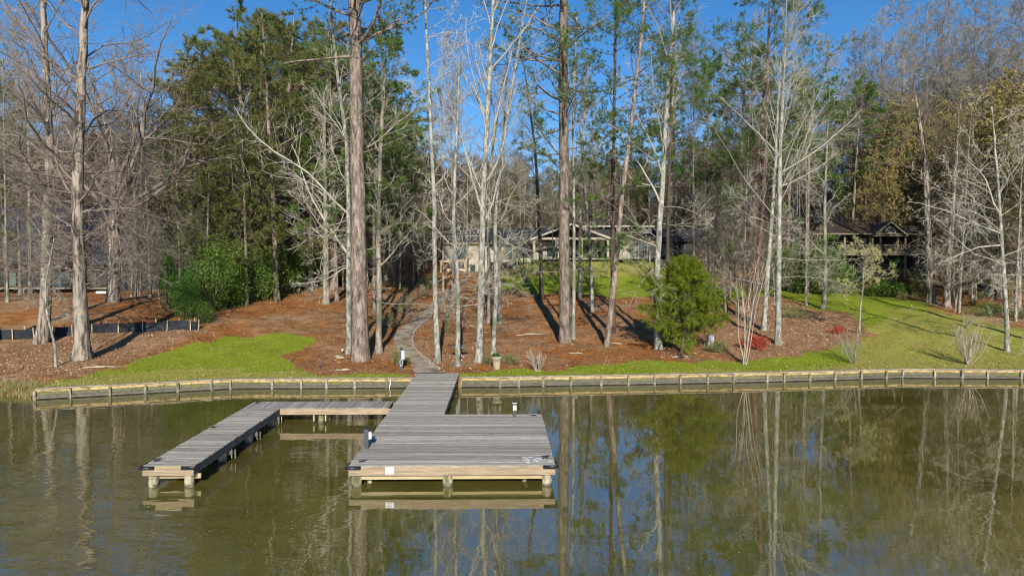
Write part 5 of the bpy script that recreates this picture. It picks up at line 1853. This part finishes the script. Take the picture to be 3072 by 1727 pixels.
# right wing
b6('wall', 2130, 262, 2560, 440, D1 + 1.2, 6, 'dark_wall')  # shaded wall; the shade is painted in as a dark wall colour
b6('eave_board', 2080, 256, 2600, 268, D1, .25, 'cream_trim', -.2)
e0, e1, rd0, rd1 = r6(2090, 256), r6(2600, 256), r6(2100, 160), r6(2560, 150)
slab('roof', P(*e0, D1 + .1), P(*e1, D1 + .1), P(*rd1, D1 + 5), P(*rd0, D1 + 5), .15, 'roof', h1)
b6('pilaster', 2104, 270, 2150, 440, D1, .4, 'cream_trim', .1)
w6(2200, 290, 2300, 400, D1 + 1.2, glass='glass_dark', mull=2)
w6(2420, 290, 2520, 400, D1 + 1.2, glass='glass_dark', mull=2)

# right-hand house with porch (coordinates from the 2272,600 crop)
D2 = 80.0
h2 = thing('porch_house', P(2650, 820, D2), 'brown-roofed house on posts with railed porch and arched gable window at right', 'house')


def r2(x, y):
    return 2272 + x / 2.414, 600 + y / 2.414


def b2(name, x0, y0, x1, y1, D, depth, mat, proud=0.0, par=None):
    u0, v0 = r2(x0, y0)
    u1, v1 = r2(x1, y1)
    return pbox(name, u0, v0, u1, v1, D, depth, mat, par or h2, proud)


b2('wall', 560, 245, 1290, 382, D2 + 2.6, 5, 'dark_wall')
b2('lower_wall', 560, 400, 1250, 560, D2 + 2.8, 5, 'dark_wall')
b2('deck_beam', 590, 382, 1232, 400, D2, 2.5, 'wood_deck')
b2('deck_edge', 585, 371, 1235, 379, D2, .1, 'wood_deck', .1)
for x in (626, 826, 1066):
    b2('porch_post', x, 245, x + 16, 382, D2, .22, 'wood_deck', .02)
    b2('support_post', x, 400, x + 14, 560, D2, .22, 'wood_deck', .02)
for x in (808, 886, 1012):
    b2('porch_post', x, 255, x + 14, 382, D2, .2, 'wood_deck', .04)
b2('top_rail', 585, 322, 1232, 328, D2, .09, 'wood_deck', .08)
rail_me = None
ua, va = r2(590, 370)
ub, vb = r2(1230, 328)
A_ = P(ua, va, D2)
B_ = P(ub, vb, D2)
nb = 70
me = MB().box(0, .04, 0, .04, 0, B_[2] - A_[2])
bm_ = bpy.data.meshes.new('baluster')
bm_.from_pydata(me.v, [], me.f)
bm_.materials.append(M['wood_deck'])
for i in range(nb):
    o = bpy.data.objects.new('baluster', bm_)
    COL.objects.link(o)
    o.parent = h2
    o.location = tuple(np.array([A_[0] + (B_[0] - A_[0]) * i / (nb - 1), D2 - .06, A_[2]]) - np.array(parent_world(h2)))
# steps going down right
sa, sb = P(*r2(1300, 345), D2), P(*r2(1345, 400), D2)
MB().obox(sa, sb - sa, (0, .1, 0), (0, 0, .1)).build('stair_rail', M['wood_deck'], h2)
sa, sb = P(*r2(1345, 400), D2 - 1), P(*r2(1170, 520), D2 - 1)
for dz in (0, -.9):
    MB().obox(sa + [0, 0, dz], sb - sa, (0, .1, 0), (0, 0, .14)).build('stair_stringer', M['wood_deck'], h2)
for i in range(9):
    f = (i + .5) / 9
    p_ = sa + (sb - sa) * f
    MB().box(p_[0] - .14, p_[0] + .14, D2 - .99, D2 + .1, p_[2] - .72, p_[2] - .67).build('stair_tread', M['wood_deck'], h2)
b2('landing_post', 1322, 380, 1334, 560, D2, .15, 'wood_deck', .6)
# roofs
e0, e1 = r2(505, 243), r2(842, 248)
slab('roof', P(*r2(400, 240), D2 - .6), P(*r2(1245, 248), D2 - .6), P(*r2(1180, 168), D2 + 4.5), P(*r2(500, 150), D2 + 4.5), .16, 'roof_brown', h2)
b2('eave_board', 400, 240, 1240, 250, D2, .12, 'wood_deck', .75)
slab('roof_back', P(*r2(500, 150), D2 + 4.52), P(*r2(1180, 168), D2 + 4.52), P(*r2(1245, 248), D2 + 9), P(*r2(400, 240), D2 + 9), .16, 'roof_brown', h2)
ap = P(*r2(968, 152), D2 - 1)
gL, gR = P(*r2(836, 250), D2 - 1), P(*r2(1090, 250), D2 - 1)
bk = np.array([0, 6.0, 0])
slab('gable_roof', gL, ap, ap + bk, gL + bk, .1, 'roof_brown', h2)
slab('gable_roof', ap + [.004, 0, 0], gR, gR + bk, ap + bk + [.004, 0, 0], .1, 'roof_brown', h2)
for A0, sg in ((gL, -1), (gR, 1)):
    e = A0 + [0, -.1, -.02]
    f_ = ap + [sg * .002, -.1, -.02]
    MB().hexa([e + [0, 0, -.2], f_ + [0, 0, -.2], f_ + [0, .09, -.2], e + [0, .09, -.2], e, f_, f_ + [0, .09, 0], e + [0, .09, 0]]).build('barge_board', M['wood_deck'], h2)
g0, g1, g2_ = P(*r2(862, 246), D2 - .6), P(*r2(1064, 246), D2 - .6), P(*r2(967, 174), D2 - .6)
MB().poly([g0, g1, g2_], [g0 + [0, .1, 0], g1 + [0, .1, 0], g2_ + [0, .1, 0]]).build('gable_wall', M['olive_wall'], h2)
b2('gable_beam', 836, 247, 1086, 262, D2, .2, 'wood_deck', .62)
# arched window
cw = P(*r2(962, 240), D2 - .62)
rw = 37 / 2.414 * pxm(D2)
arc = [(cw[0] + rw * math.cos(a_), cw[1] - .02, cw[2] + rw * 1.15 * math.sin(a_)) for a_ in np.linspace(0, PI, 14)]
wf = MB().tube(arc + [arc[0]], .045, 5, caps=False).build('arched_window', M['cream_trim'], h2)
MB().poly(arc, [(x, y + .03, z) for x, y, z in arc]).build('pane', M['glass_dark'], wf)
for an in (PI / 4, PI / 2, 3 * PI / 4):
    MB().tube([(cw[0], cw[1] - .03, cw[2]), (cw[0] + rw * math.cos(an), cw[1] - .03, cw[2] + rw * 1.15 * math.sin(an))], .02, 4).build('glazing_bar', M['cream_trim'], wf)
for (x0, x1) in ((660, 720), (735, 795), (1110, 1190)):
    window(*r2(x0, 262), *r2(x1, 372), D2 + 2.6, h2, glass='glass_dark')
window(*r2(735, 430), *r2(775, 520), D2 + 2.8, h2, glass='glass_dark', frame='wood_deck')

# left dark house (crop 0,500 scale 2.2275)
D3 = 88.0
h3 = thing('dark_house', P(250, 850, D3), 'dark house with steep slate-coloured roof behind the left trees', 'house')


def r3(x, y):
    return x / 2.2275, 500 + y / 2.2275


def b3(name, x0, y0, x1, y1, D, depth, mat, proud=0.0):
    u0, v0 = r3(x0, y0)
    u1, v1 = r3(x1, y1)
    return pbox(name, u0, v0, u1, v1, D, depth, mat, h3, proud)


b3('wall', -300, 560, 1060, 850, D3 + 1, 7, 'dark_wall')
slab('roof', P(*r3(-320, 640), D3 - 1.2), P(*r3(1100, 640), D3 - 1.2), P(*r3(960, 245), D3 + 5), P(*r3(-200, 255), D3 + 5), .25, 'roof', h3)
slab('roof_back', P(*r3(-200, 255), D3 + 5.03), P(*r3(960, 245), D3 + 5.03), P(*r3(1100, 640), D3 + 11), P(*r3(-320, 640), D3 + 11), .25, 'roof', h3)
# cross gable
ap, gL, gR = P(*r3(965, 250), D3 - 1.6), P(*r3(840, 440), D3 - 1.6), P(*r3(1130, 560), D3 - 1.6)
slab('gable_roof', gL, ap, ap + bk, gL + bk, .12, 'roof', h3)
slab('gable_roof', ap + [.004, 0, 0], gR, gR + bk, ap + bk + [.004, 0, 0], .12, 'roof', h3)
MB().poly([gL + [.2, .6, -.1], gR + [-.2, .6, -.1], ap + [0, .6, -.25]], [gL + [.2, .8, -.1], gR + [-.2, .8, -.1], ap + [0, .8, -.25]]).build('gable_wall', M['dark_wall'], h3)
b3('eave_board', -320, 640, 1090, 652, D3, .15, 'win_frame', 1.3)
for (x0, x1, g_) in ((-60, 40, 'glass_dark'), (60, 110, 'glass_pale'), (125, 270, 'glass_dark'), (350, 420, 'glass'), (430, 500, 'glass_dark'), (610, 645, 'glass_pale'), (650, 712, 'glass_dark')):
    window(*r3(x0, 705), *r3(x1, 800), D3 + 1, h3, glass=g_, frame='win_frame')
b3('deck_beam', -300, 808, 720, 818, D3, 2.0, 'wood_deck', 1.4)
for x in (-60, 150, 360, 560, 715):
    b3('deck_post', x, 819, x + 8, 870, D3, .15, 'wood_deck', 1.4)
b3('white_step', 640, 832, 712, 850, D3, 1.0, 'white', 2.4)
h4 = thing('far_pale_house', P(60, 640, 112), 'pale house far behind the dark roof at the left edge', 'house')


def b4(name, x0, y0, x1, y1, D, depth, mat):
    u0, v0 = r3(x0, y0)
    u1, v1 = r3(x1, y1)
    return pbox(name, u0, v0, u1, v1, D, depth, mat, h4)


b4('wall', -100, 270, 250, 520, 112, 6, 'cream')
slab('roof', P(*r3(-150, 272), 111), P(*r3(270, 272), 111), P(*r3(250, 240), 116), P(*r3(-130, 240), 116), .2, 'roof', h4)
b4('chimney', 66, 190, 130, 268, 113, 1.6, 'white')
b4('dormer', 132, 196, 205, 250, 113.2, 2, 'roof_brown')
window(*r3(150, 205), *r3(166, 240), 113.2, h4, glass='glass_pale', frame='cream_trim')
window(*r3(176, 205), *r3(192, 240), 113.2, h4, glass='glass_pale', frame='cream_trim')
window(*r3(-30, 310), *r3(40, 400), 112, h4, glass='glass', frame='cream_trim')

# ------------------------------------------------------------------ background trees: prototypes + copies
def proto(kind, i, **kw):
    hgt = kw.pop('h')
    rng = np.random.RandomState(500 + i)
    lean = rng.uniform(-.8, .8, 2)
    tp = poly_trunk([(0, 0, -.4), (lean[0] * .3, lean[1] * .3, hgt * .4), (lean[0], lean[1], hgt)], 14)
    return make_tree(kw.pop('name'), (0, 0, 0), tp, kw.pop('r'), kind, kw.pop('label'), group=kw.pop('group'), seed=600 + i, tsides=8, nseg=14, **kw)


GB = 'bare trees in the wood behind the houses'
LB = 'bare brown tree in the wood behind the houses'
GPn = 'pines in the wood behind the houses'
LPn = 'green pine in the wood behind the houses'
bare = [proto('hardwood', i, h=16, r=.17, name='bare_tree', label=LB, group=GB, bark=['bark_grey', 'bark_brown', 'bark_pale'][i % 3], twig=['twig_far', 'twig_far', 'twig_brown', 'twig_far', 'twig_far'][i], crown0=.12, limbs=24, limb_len=5.2, up=0.04, taper=.1,
              density=1.2, twr=1.6, ang=40 + 3 * i, low=3, foliage=['bud', None, 'spring', None, 'spring'][i], leaf_n=.7, leaf_size=.14) for i in range(5)]
pines = [proto('pine', 10 + i, h=22, r=.2, name='pine_tree', label=LPn, group=GPn, bark='bark_pine', twig='bark_pine_dark', foliage=['needle', 'needle', 'needle_olive'][i], crown0=[.42, .5, .2][i], limbs=[26, 22, 40][i], limb_len=[4.6, 4.2, 5.0][i],
               density=[.95, .95, .62][i], leaf_n=8, leaf_size=.42, needle_w=.055, ang=74, low=2) for i in range(3)]
gold = proto('hardwood', 20, h=15, r=.2, name='budding_tree', label='tree with golden catkins behind the right-hand house', group='golden budding trees on the right', bark='bark_brown', twig='twig_brown', crown0=.25, limbs=20, limb_len=6.0, up=.04,
             density=.9, twr=1.6, ang=45, taper=.1, foliage='catkin', leaf_n=4, leaf_size=.17)
thin = proto('hardwood', 21, h=24, r=.15, name='bare_tree', label='tall thin bare tree against the sky', group='tall thin bare trees rising against the sky', bark='bark_grey', twig='twig_grey', taper=.08, crown0=.38, limbs=26, limb_len=5.4, up=.08,
             density=.95, twr=1.6, ang=32)
slim = [proto('hardwood', 30 + i, h=19, r=.10, name='bare_tree', label='slim bare tree between the big trunks', group='slim bare trees scattered between the big trunks', bark=['bark_grey', 'bark_pale', 'bark_brown'][i], twig=['twig_far', 'twig_grey', 'twig_brown'][i], taper=.1, crown0=.2, limbs=20, limb_len=3.8, up=[.02, -.01, .03][i],
              density=.7, twr=1.2, ang=48, low=5) for i in range(3)]
R_ = random.Random(77)
used_first = set()
GOLD_L, THIN_L, SLIM_L = gold['label'], thin['label'], slim[0]['label']


def place(src, x, y, hs, label, group, ws=None):
    z = float(H(x, y))
    sc = (ws or hs * R_.uniform(.85, 1.2), hs)
    if src.name not in used_first:
        used_first.add(src.name)
        src.location = (x, y, z)
        src.rotation_euler = (0, 0, R_.uniform(0, 6.28))
        src.scale = (sc[0], sc[0], sc[1])
        return src
    return copy_tree(src, (x, y, z), R_.uniform(0, 6.28), sc, label, group)


HOUSES = [(-12, 30, 93, 106), (28, 52, 76, 90), (-75, -40, 84, 102)]


def free(x, y):
    return not any(a_ - 1 < x < b_ + 1 and c_ - 1 < y < d_ + 1 for a_, b_, c_, d_ in HOUSES)


# A: the wood, whole width
n_a = 0
while n_a < 318:
    D = 104 + 110 * R_.random() ** 1.3
    u = R_.uniform(-250, 3320)
    x = (u - CX) / FP * D
    if not free(x, D):
        continue
    if R_.random() < .10:
        place(R_.choice(pines[:2]), x, D, min(.85, (7 + .13 * D - float(H(x, D))) / 22.0) * R_.uniform(.85, 1.1), LPn, GPn)
    else:
        kk = float(np.interp(u, [0, 500, 1150, 1300, 1950, 2150, 2450, 2600], [.18, .18, .18, .135, .135, .17, .20, .23]))
        hs = min(1.9, max(.45, (7 + kk * R_.uniform(.85, 1.12) * D - float(H(x, D))) / 16.0))
        place(R_.choice(bare), x, D, hs, LB, GB, ws=hs * R_.uniform(1.0, 1.4))
    n_a += 1
# B: pines massed left of centre
for u, D, hs, ki in [(600, 70, 1.15, 0), (660, 82, 1.25, 2), (720, 66, 1.15, 2), (770, 76, 1.3, 0), (830, 64, 1.2, 2), (870, 85, 1.4, 1), (930, 72, 1.25, 0), (980, 82, 1.3, 2), (1010, 66, 1.1, 0), (1090, 78, 1.15, 2), (1130, 70, 1.2, 0), (1180, 82, 1.0, 1), (1200, 92, 1.1, 0), (560, 90, 1.1, 1), (690, 92, 1.4, 0), (800, 92, 1.4, 2), (1240, 88, .85, 2),
                     (620, 62, .7, 2), (740, 60, .75, 2), (1060, 92, 1.3, 2), (900, 95, 1.4, 0), (1120, 60, .9, 0), (580, 104, 1.3, 0), (640, 104, 1.5, 2), (760, 106, 1.6, 0), (850, 108, 1.6, 2), (950, 104, 1.5, 0), (1020, 106, 1.5, 2), (1110, 104, 1.3, 2), (1170, 108, 1.25, 0), (1230, 106, 1.05, 2), (1280, 112, .9, 0), (1000, 74, 1.3, 2), (740, 74, 1.35, 2)]:
    x = (u - CX) / FP * D
    R_b = (int(u) // 10 + int(D)) % 5
    if free(x, D) and R_b < 2 and D > 66:
        place(bare[[2, 0][R_b]], x, D, hs * 1.25, LB, GB)
    elif free(x, D):
        place(pines[ki], x, D, hs, 'green pine massed on the slope left of the cream house', 'pines massed on the slope left of the cream house')
# right-centre pines with the sky behind
for u, D, hs, ki in [(2130, 78, 1.2, 0), (2210, 88, 1.3, 1), (2420, 74, 1.05, 1), (2550, 92, 1.15, 0), (2360, 90, 1.1, 1), (1940, 118, .95, 0), (1790, 122, .95, 1), (2680, 100, .95, 0)]:
    x = (u - CX) / FP * D
    place(pines[ki], x, D, hs, 'green pine on the slope right of the cream house', 'pines on the slope right of the cream house')
for u, D, hs, ki in [(20, 74, 1.05, 0), (-60, 70, 1.1, 1), (60, 108, 1.1, 0)]:
    x = (u - CX) / FP * D
    place(pines[ki], x, D, hs, 'green pine at the far left edge', 'pines at the far left edge')
# golden trees right
for u, D, hs in [(2600, 92, 1.0), (2680, 94, .95), (2760, 92, 1.1), (2850, 96, 1.3), (2930, 80, 1.2), (3010, 92, 1.35), (3080, 74, 1.25), (3150, 66, 1.2), (2910, 92, 1.05), (3060, 62, 1.0), (2730, 102, 1.2), (2960, 104, 1.6), (3090, 100, 1.7), (2860, 84, 1.35), (2790, 94, 1.1), (3000, 72, 1.35), (3060, 84, 1.6), (2990, 110, 1.9), (2910, 100, 1.6), (2640, 84, .95), (3130, 90, 1.8), (2620, 94, 1.5), (2700, 93, 1.45), (2780, 96, 1.5), (2870, 80, 1.2), (2960, 74, 1.2), (3040, 76, 1.4)]:
    x = (u - CX) / FP * D
    place(gold, x, D, hs, GOLD_L, gold['group'])
# tall thin ones to the top of the frame
for u, D, hs in [(2470, 96, 1.35), (2560, 104, 1.45), (2640, 98, 1.5), (2720, 106, 1.5), (2800, 98, 1.5), (2880, 108, 1.5), (30, 90, 1.3), (200, 98, 1.35), (300, 96, 1.35), (430, 100, 1.3), (520, 84, 1.25), (1560, 108, .75), (1780, 108, .8), (2080, 92, 1.35), (2170, 104, 1.3), (1360, 92, 1.3), (90, 70, 1.2), (410, 80, 1.2), (2500, 90, 1.3), (2590, 112, 1.5), (2660, 88, 1.4), (2700, 92, 1.5), (2760, 100, 1.6), (2840, 90, 1.5), (2900, 98, 1.7), (2960, 90, 1.6), (3030, 98, 1.7), (3080, 88, 1.6), (0, 84, 1.3), (60, 78, 1.25), (140, 86, 1.35), (250, 106, 1.3), (360, 104, 1.35), (470, 92, 1.2), (2250, 96, 1.4), (2380, 98, 1.4)]:
    x = (u - CX) / FP * D
    if free(x, D):
        place(thin, x, D, hs, THIN_L, thin['group'])
# slim trees between trunks
for u, D in [(540, 66), (600, 68), (660, 72), (760, 78), (900, 80), (1030, 74), (1100, 78), (1200, 76), (1240, 78), (1270, 78), (1330, 74),  (2080, 66), (2120, 62), (2190, 70), (2230, 66), (2330, 72), (2420, 66),
             (2430, 84), (1400, 88), (1570, 87), (1660, 84), (1950, 88), (1740, 86), (2880, 62), (2930, 70), (3050, 58), (450, 66), (20, 62), (90, 66), (420, 74), (1160, 84),  (2140, 84), (2280, 80),  (840, 70), (960, 76), (2190, 96), (2260, 92), (2330, 96), (2400, 96), (1230, 92), (1180, 94)]:
    x = (u - CX) / FP * D
    if free(x, D):
        place(slim[R_.randrange(3)], x, D, R_.uniform(.75, 1.15), SLIM_L, slim[0]['group'])

# understorey brush
brush = multistem('brush', (0, 0, 0), 4.2, 18, 0.9, 0.028, 'leafless brush under the background wood', 'twig_far', 12, cat='brush', group='leafless brush under the background wood', sub=9, up=.05, wig=.1)
UL = 'small spreading leafless tree in the understorey'
UG = 'small leafless trees of the understorey'
under2 = proto('hardwood', 45, h=9, r=.08, name='understorey_tree', label=UL, group=UG, bark='bark_grey', twig='twig_grey', crown0=.12, limbs=24, limb_len=4.2, up=.0, density=.8, twr=1.1, ang=56, taper=.1)
under = [proto('hardwood', 40 + i, h=8.5, r=.075, name='understorey_tree', label=UL, group=UG, bark='bark_grey', twig=['twig_far', 'twig_far', 'twig_brown'][i], crown0=.1, limbs=26, limb_len=3.6, up=.02, density=1.1, twr=1.4, ang=52) for i in range(3)]
for i in range(46):
    D = R_.uniform(58, 84)
    u = R_.choice([R_.uniform(600, 1270), R_.uniform(600, 1270), R_.uniform(2080, 2440), R_.uniform(2860, 3100), R_.uniform(380, 560)])
    if 560 < u < 1280 and D < np.interp(u, [560, 700, 850, 1000, 1280], [62, 66, 74, 80, 82]):
        continue
    x = (u - CX) / FP * D
    if free(x, D):
        place(under2, x, D, R_.uniform(.7, 1.35), UL, UG)
ft = True
n_b = 0
while n_b < 230:
    D = 62 + 130 * R_.random()
    u = R_.uniform(-150, 3220)
    x = (u - CX) / FP * D
    if D < 107 and not (580 < u < 1280 or 2100 < u < 2420 or u > 2900 or u < 60):
        continue
    if D < 92 and 580 < u < 1280 and G(u, 860)[1] > D + 6:
        continue
    if not free(x, D) or (-13 < x < 31 and 86 < D < 94):
        continue
    hs = R_.uniform(.7, 1.5)
    n_b += 1
    if R_.random() < .6:
        place(under[R_.randrange(3)], x, D, hs, UL, UG)
    elif ft:
        ft = False
        brush.location = (x, D, float(H(x, D)))
    else:
        copy_tree(brush, (x, D, float(H(x, D))), R_.uniform(0, 6), (hs * 1.1, hs), 'leafless brush under the background wood', 'leafless brush under the background wood')

# ------------------------------------------------------------------ small stuff: grass blades, litter, specks
rng = np.random.RandomState(99)


def scatter_mask(n, tmax, cond):
    x = rng.uniform(-34, 36, n)
    t = 0.15 + (tmax - 0.15) * rng.rand(n) ** 1.3
    y = shore(x) + t
    xi = np.clip(np.searchsorted(xs, x), 0, nc - 1)
    ti = np.clip(np.searchsorted(ts, t), 0, nr - 1)
    ok = cond(LM[ti, xi], DM[ti, xi], EM[ti, xi])
    # keep clear of the path
    cen = (LW2 + RW2) / 2
    dmin = np.full(n, 9.0)
    for c_ in cen[::3]:
        dmin = np.minimum(dmin, np.hypot(x - c_[0], y - c_[1]))
    ok &= dmin > 0.85
    ok &= ~((x > -5.5) & (x < -2.7) & (t < 0.5))
    return x[ok], y[ok]


def blades(x, y, h, w_, name, mat):
    n = len(x)
    z = H(x, y)
    a = rng.rand(n) * PI
    hh = h * rng.uniform(.5, 1.3, n)
    dx, dy = np.cos(a) * w_ / 2, np.sin(a) * w_ / 2
    lx, ly = rng.randn(n) * h * .5, rng.randn(n) * h * .5
    V = np.stack([np.stack([x - dx, y - dy, z - .01], 1), np.stack([x + dx, y + dy, z - .01], 1), np.stack([x + lx, y + ly, z + hh], 1)], 1).reshape(-1, 3)
    return tag(link(name, np_mesh(name, V, [np.arange(n * 3).reshape(n, 3)]), mat), kind='stuff')


def thin_patches(x, y, amt):
    v_ = (np.sin(x * 1.3 + 2.1 * np.sin(y * .7)) * np.sin(y * 1.7 + 1.3 * np.sin(x * .9)) + .6 * np.sin(x * 3.7 + y * 2.3) * np.sin(y * 4.1 - x * 1.9))
    k_ = rng.rand(len(x)) > np.clip(v_ + amt, 0, 1)
    return x[k_], y[k_]


x, y = scatter_mask(330000, 34, lambda l, d, e: (l > rng.uniform(.3, 1, len(l))) & (d < .55) & (rng.rand(len(l)) < .8))
x, y = thin_patches(x, y, .25)
tag(blades(x, y, .075, .035, 'grass', M['blade']), 'short bright green grass on the lawns', 'grass')
x, y = scatter_mask(260000, 30, lambda l, d, e: (l > rng.uniform(.3, 1, len(l))) & (d >= .3))
tag(blades(x, y, .06, .03, 'dry_grass', M['blade_dry']), 'thin olive and straw grass by the seawall', 'grass')


def flat_bits(x, y, size, aspect, name, mat, lift=.02, tilt=.5, zfun=H):
    n = len(x)
    z = zfun(x, y) + lift
    a = rng.rand(n) * 2 * PI
    s = size * rng.uniform(.5, 1.4, n)
    d = np.stack([np.cos(a), np.sin(a), tilt * rng.randn(n)], 1) * s[:, None]
    e = np.stack([-np.sin(a), np.cos(a), tilt * rng.randn(n)], 1) * (s * aspect)[:, None]
    c = np.stack([x, y, z], 1)
    V = np.stack([c - d / 2, c + e / 2, c + d / 2, c - e / 2], 1).reshape(-1, 3)
    return tag(link(name, np_mesh(name, V, [np.arange(n * 4).reshape(n, 4)]), mat), kind='stuff')


x, y = scatter_mask(75000, 36, lambda l, d, e: (l < .5) & ((e > .3) | (rng.rand(len(l)) < .22)))
tag(flat_bits(x, y, .12, .55, 'leaf_litter', M['litter'], .025), 'brown and tan fallen leaves over the mulch', 'leaf litter')
x, y = scatter_mask(110000, 30, lambda l, d, e: (l < .5))
tag(flat_bits(x, y, .26, .09, 'pine_straw', M['straw'], .02, .25), 'rust-coloured pine straw mulch strands', 'mulch')
x, y = scatter_mask(22000, 26, lambda l, d, e: (l > .5) & ((d > .2) | (rng.rand(len(l)) < .25)))
tag(flat_bits(x, y, .10, .5, 'lawn_leaves', M['litter'], .05), 'scattered dead leaves on the thin lawn', 'leaf litter')
x, y = scatter_mask(2600, 26, lambda l, d, e: (l < .5))
tag(flat_bits(x, y, .55, .035, 'small_sticks', M['deadwood'], .03, .12), 'small pale sticks lying in the mulch', 'sticks')
# reeds on the left bank beyond the wall
n = 3500
x = rng.uniform(-36, -24.3, n)
t = rng.uniform(-.15, 1.6, n)
tag(blades(x, shore(x) + t, .32, .03, 'bank_grass', M['reed']), 'straw-coloured grass tufts on the left bank beside the wall end', 'grass')
n = 1500
x = rng.uniform(-16, 12, n)
y = 12 + 24 * rng.rand(n)
ok = ~((x > -5.3) & (x < 1.6) & (y > 20.5)) & ~((x < -4.8) & (x > -12) & (y > 28.5) & (y < 31)) & ~((x < -9.6) & (x > -12) & (y > 20.5) & (y < 31))
tag(flat_bits(x[ok], y[ok], .035, .7, 'floating_specks', M['flake'], .006, 0.0, zfun=lambda a_, b_: np.zeros_like(a_)), 'pale specks floating on the water', 'debris')
xl = rng.uniform(-23, 32, 420)
ok = ~((xl > -5.6) & (xl < -2.5))
tag(flat_bits(xl[ok], shore(xl[ok]) - .2 - np.abs(rng.randn(ok.sum())) * .35, .085, .6, 'floating_leaves', M['litter'], .006, 0.0, zfun=lambda a_, b_: np.zeros_like(a_)), 'dead leaves floating along the foot of the seawall', 'leaves')
# ivy at the pot trunk foot and wall plants
rng2 = np.random.RandomState(3)
m_x = []
for i in range(130):
    x0 = rng2.choice([rng2.uniform(-22, -6), rng2.uniform(0, 30)])
    m_x.append((x0, float(shore(x0)) - .06, rng2.uniform(.12, .42)))
V, F = leaves(rng2, np.array(m_x), .07, 9, .07)
tag(link('wall_weeds', np_mesh('wall_weeds', V, [F]), M['shrub']), 'small green weeds growing out of the seawall boards', 'weeds', kind='stuff')

# small groups: tell their members apart by order across the view
by = {}
for o in bpy.data.objects:
    if o.parent is None and o.get('group'):
        by.setdefault(o['group'], []).append(o)
ORD = ['first', 'second', 'third', 'fourth', 'fifth', 'sixth', 'seventh', 'eighth', 'ninth', 'tenth', 'eleventh', 'twelfth']
for g_, os_ in by.items():
    if len({o['label'] for o in os_}) == len(os_) or len(os_) > 12 or len(os_) < 2:
        continue
    os_.sort(key=lambda o: o.location.x / o.location.y)
    for i, o in enumerate(os_):
        w_ = str(o['label']).split()
        o['label'] = ' '.join(w_[:11]) + ', ' + ORD[i] + ' from the left'

scene.render.engine = 'CYCLES'
scene.cycles.filter_width = 1.1
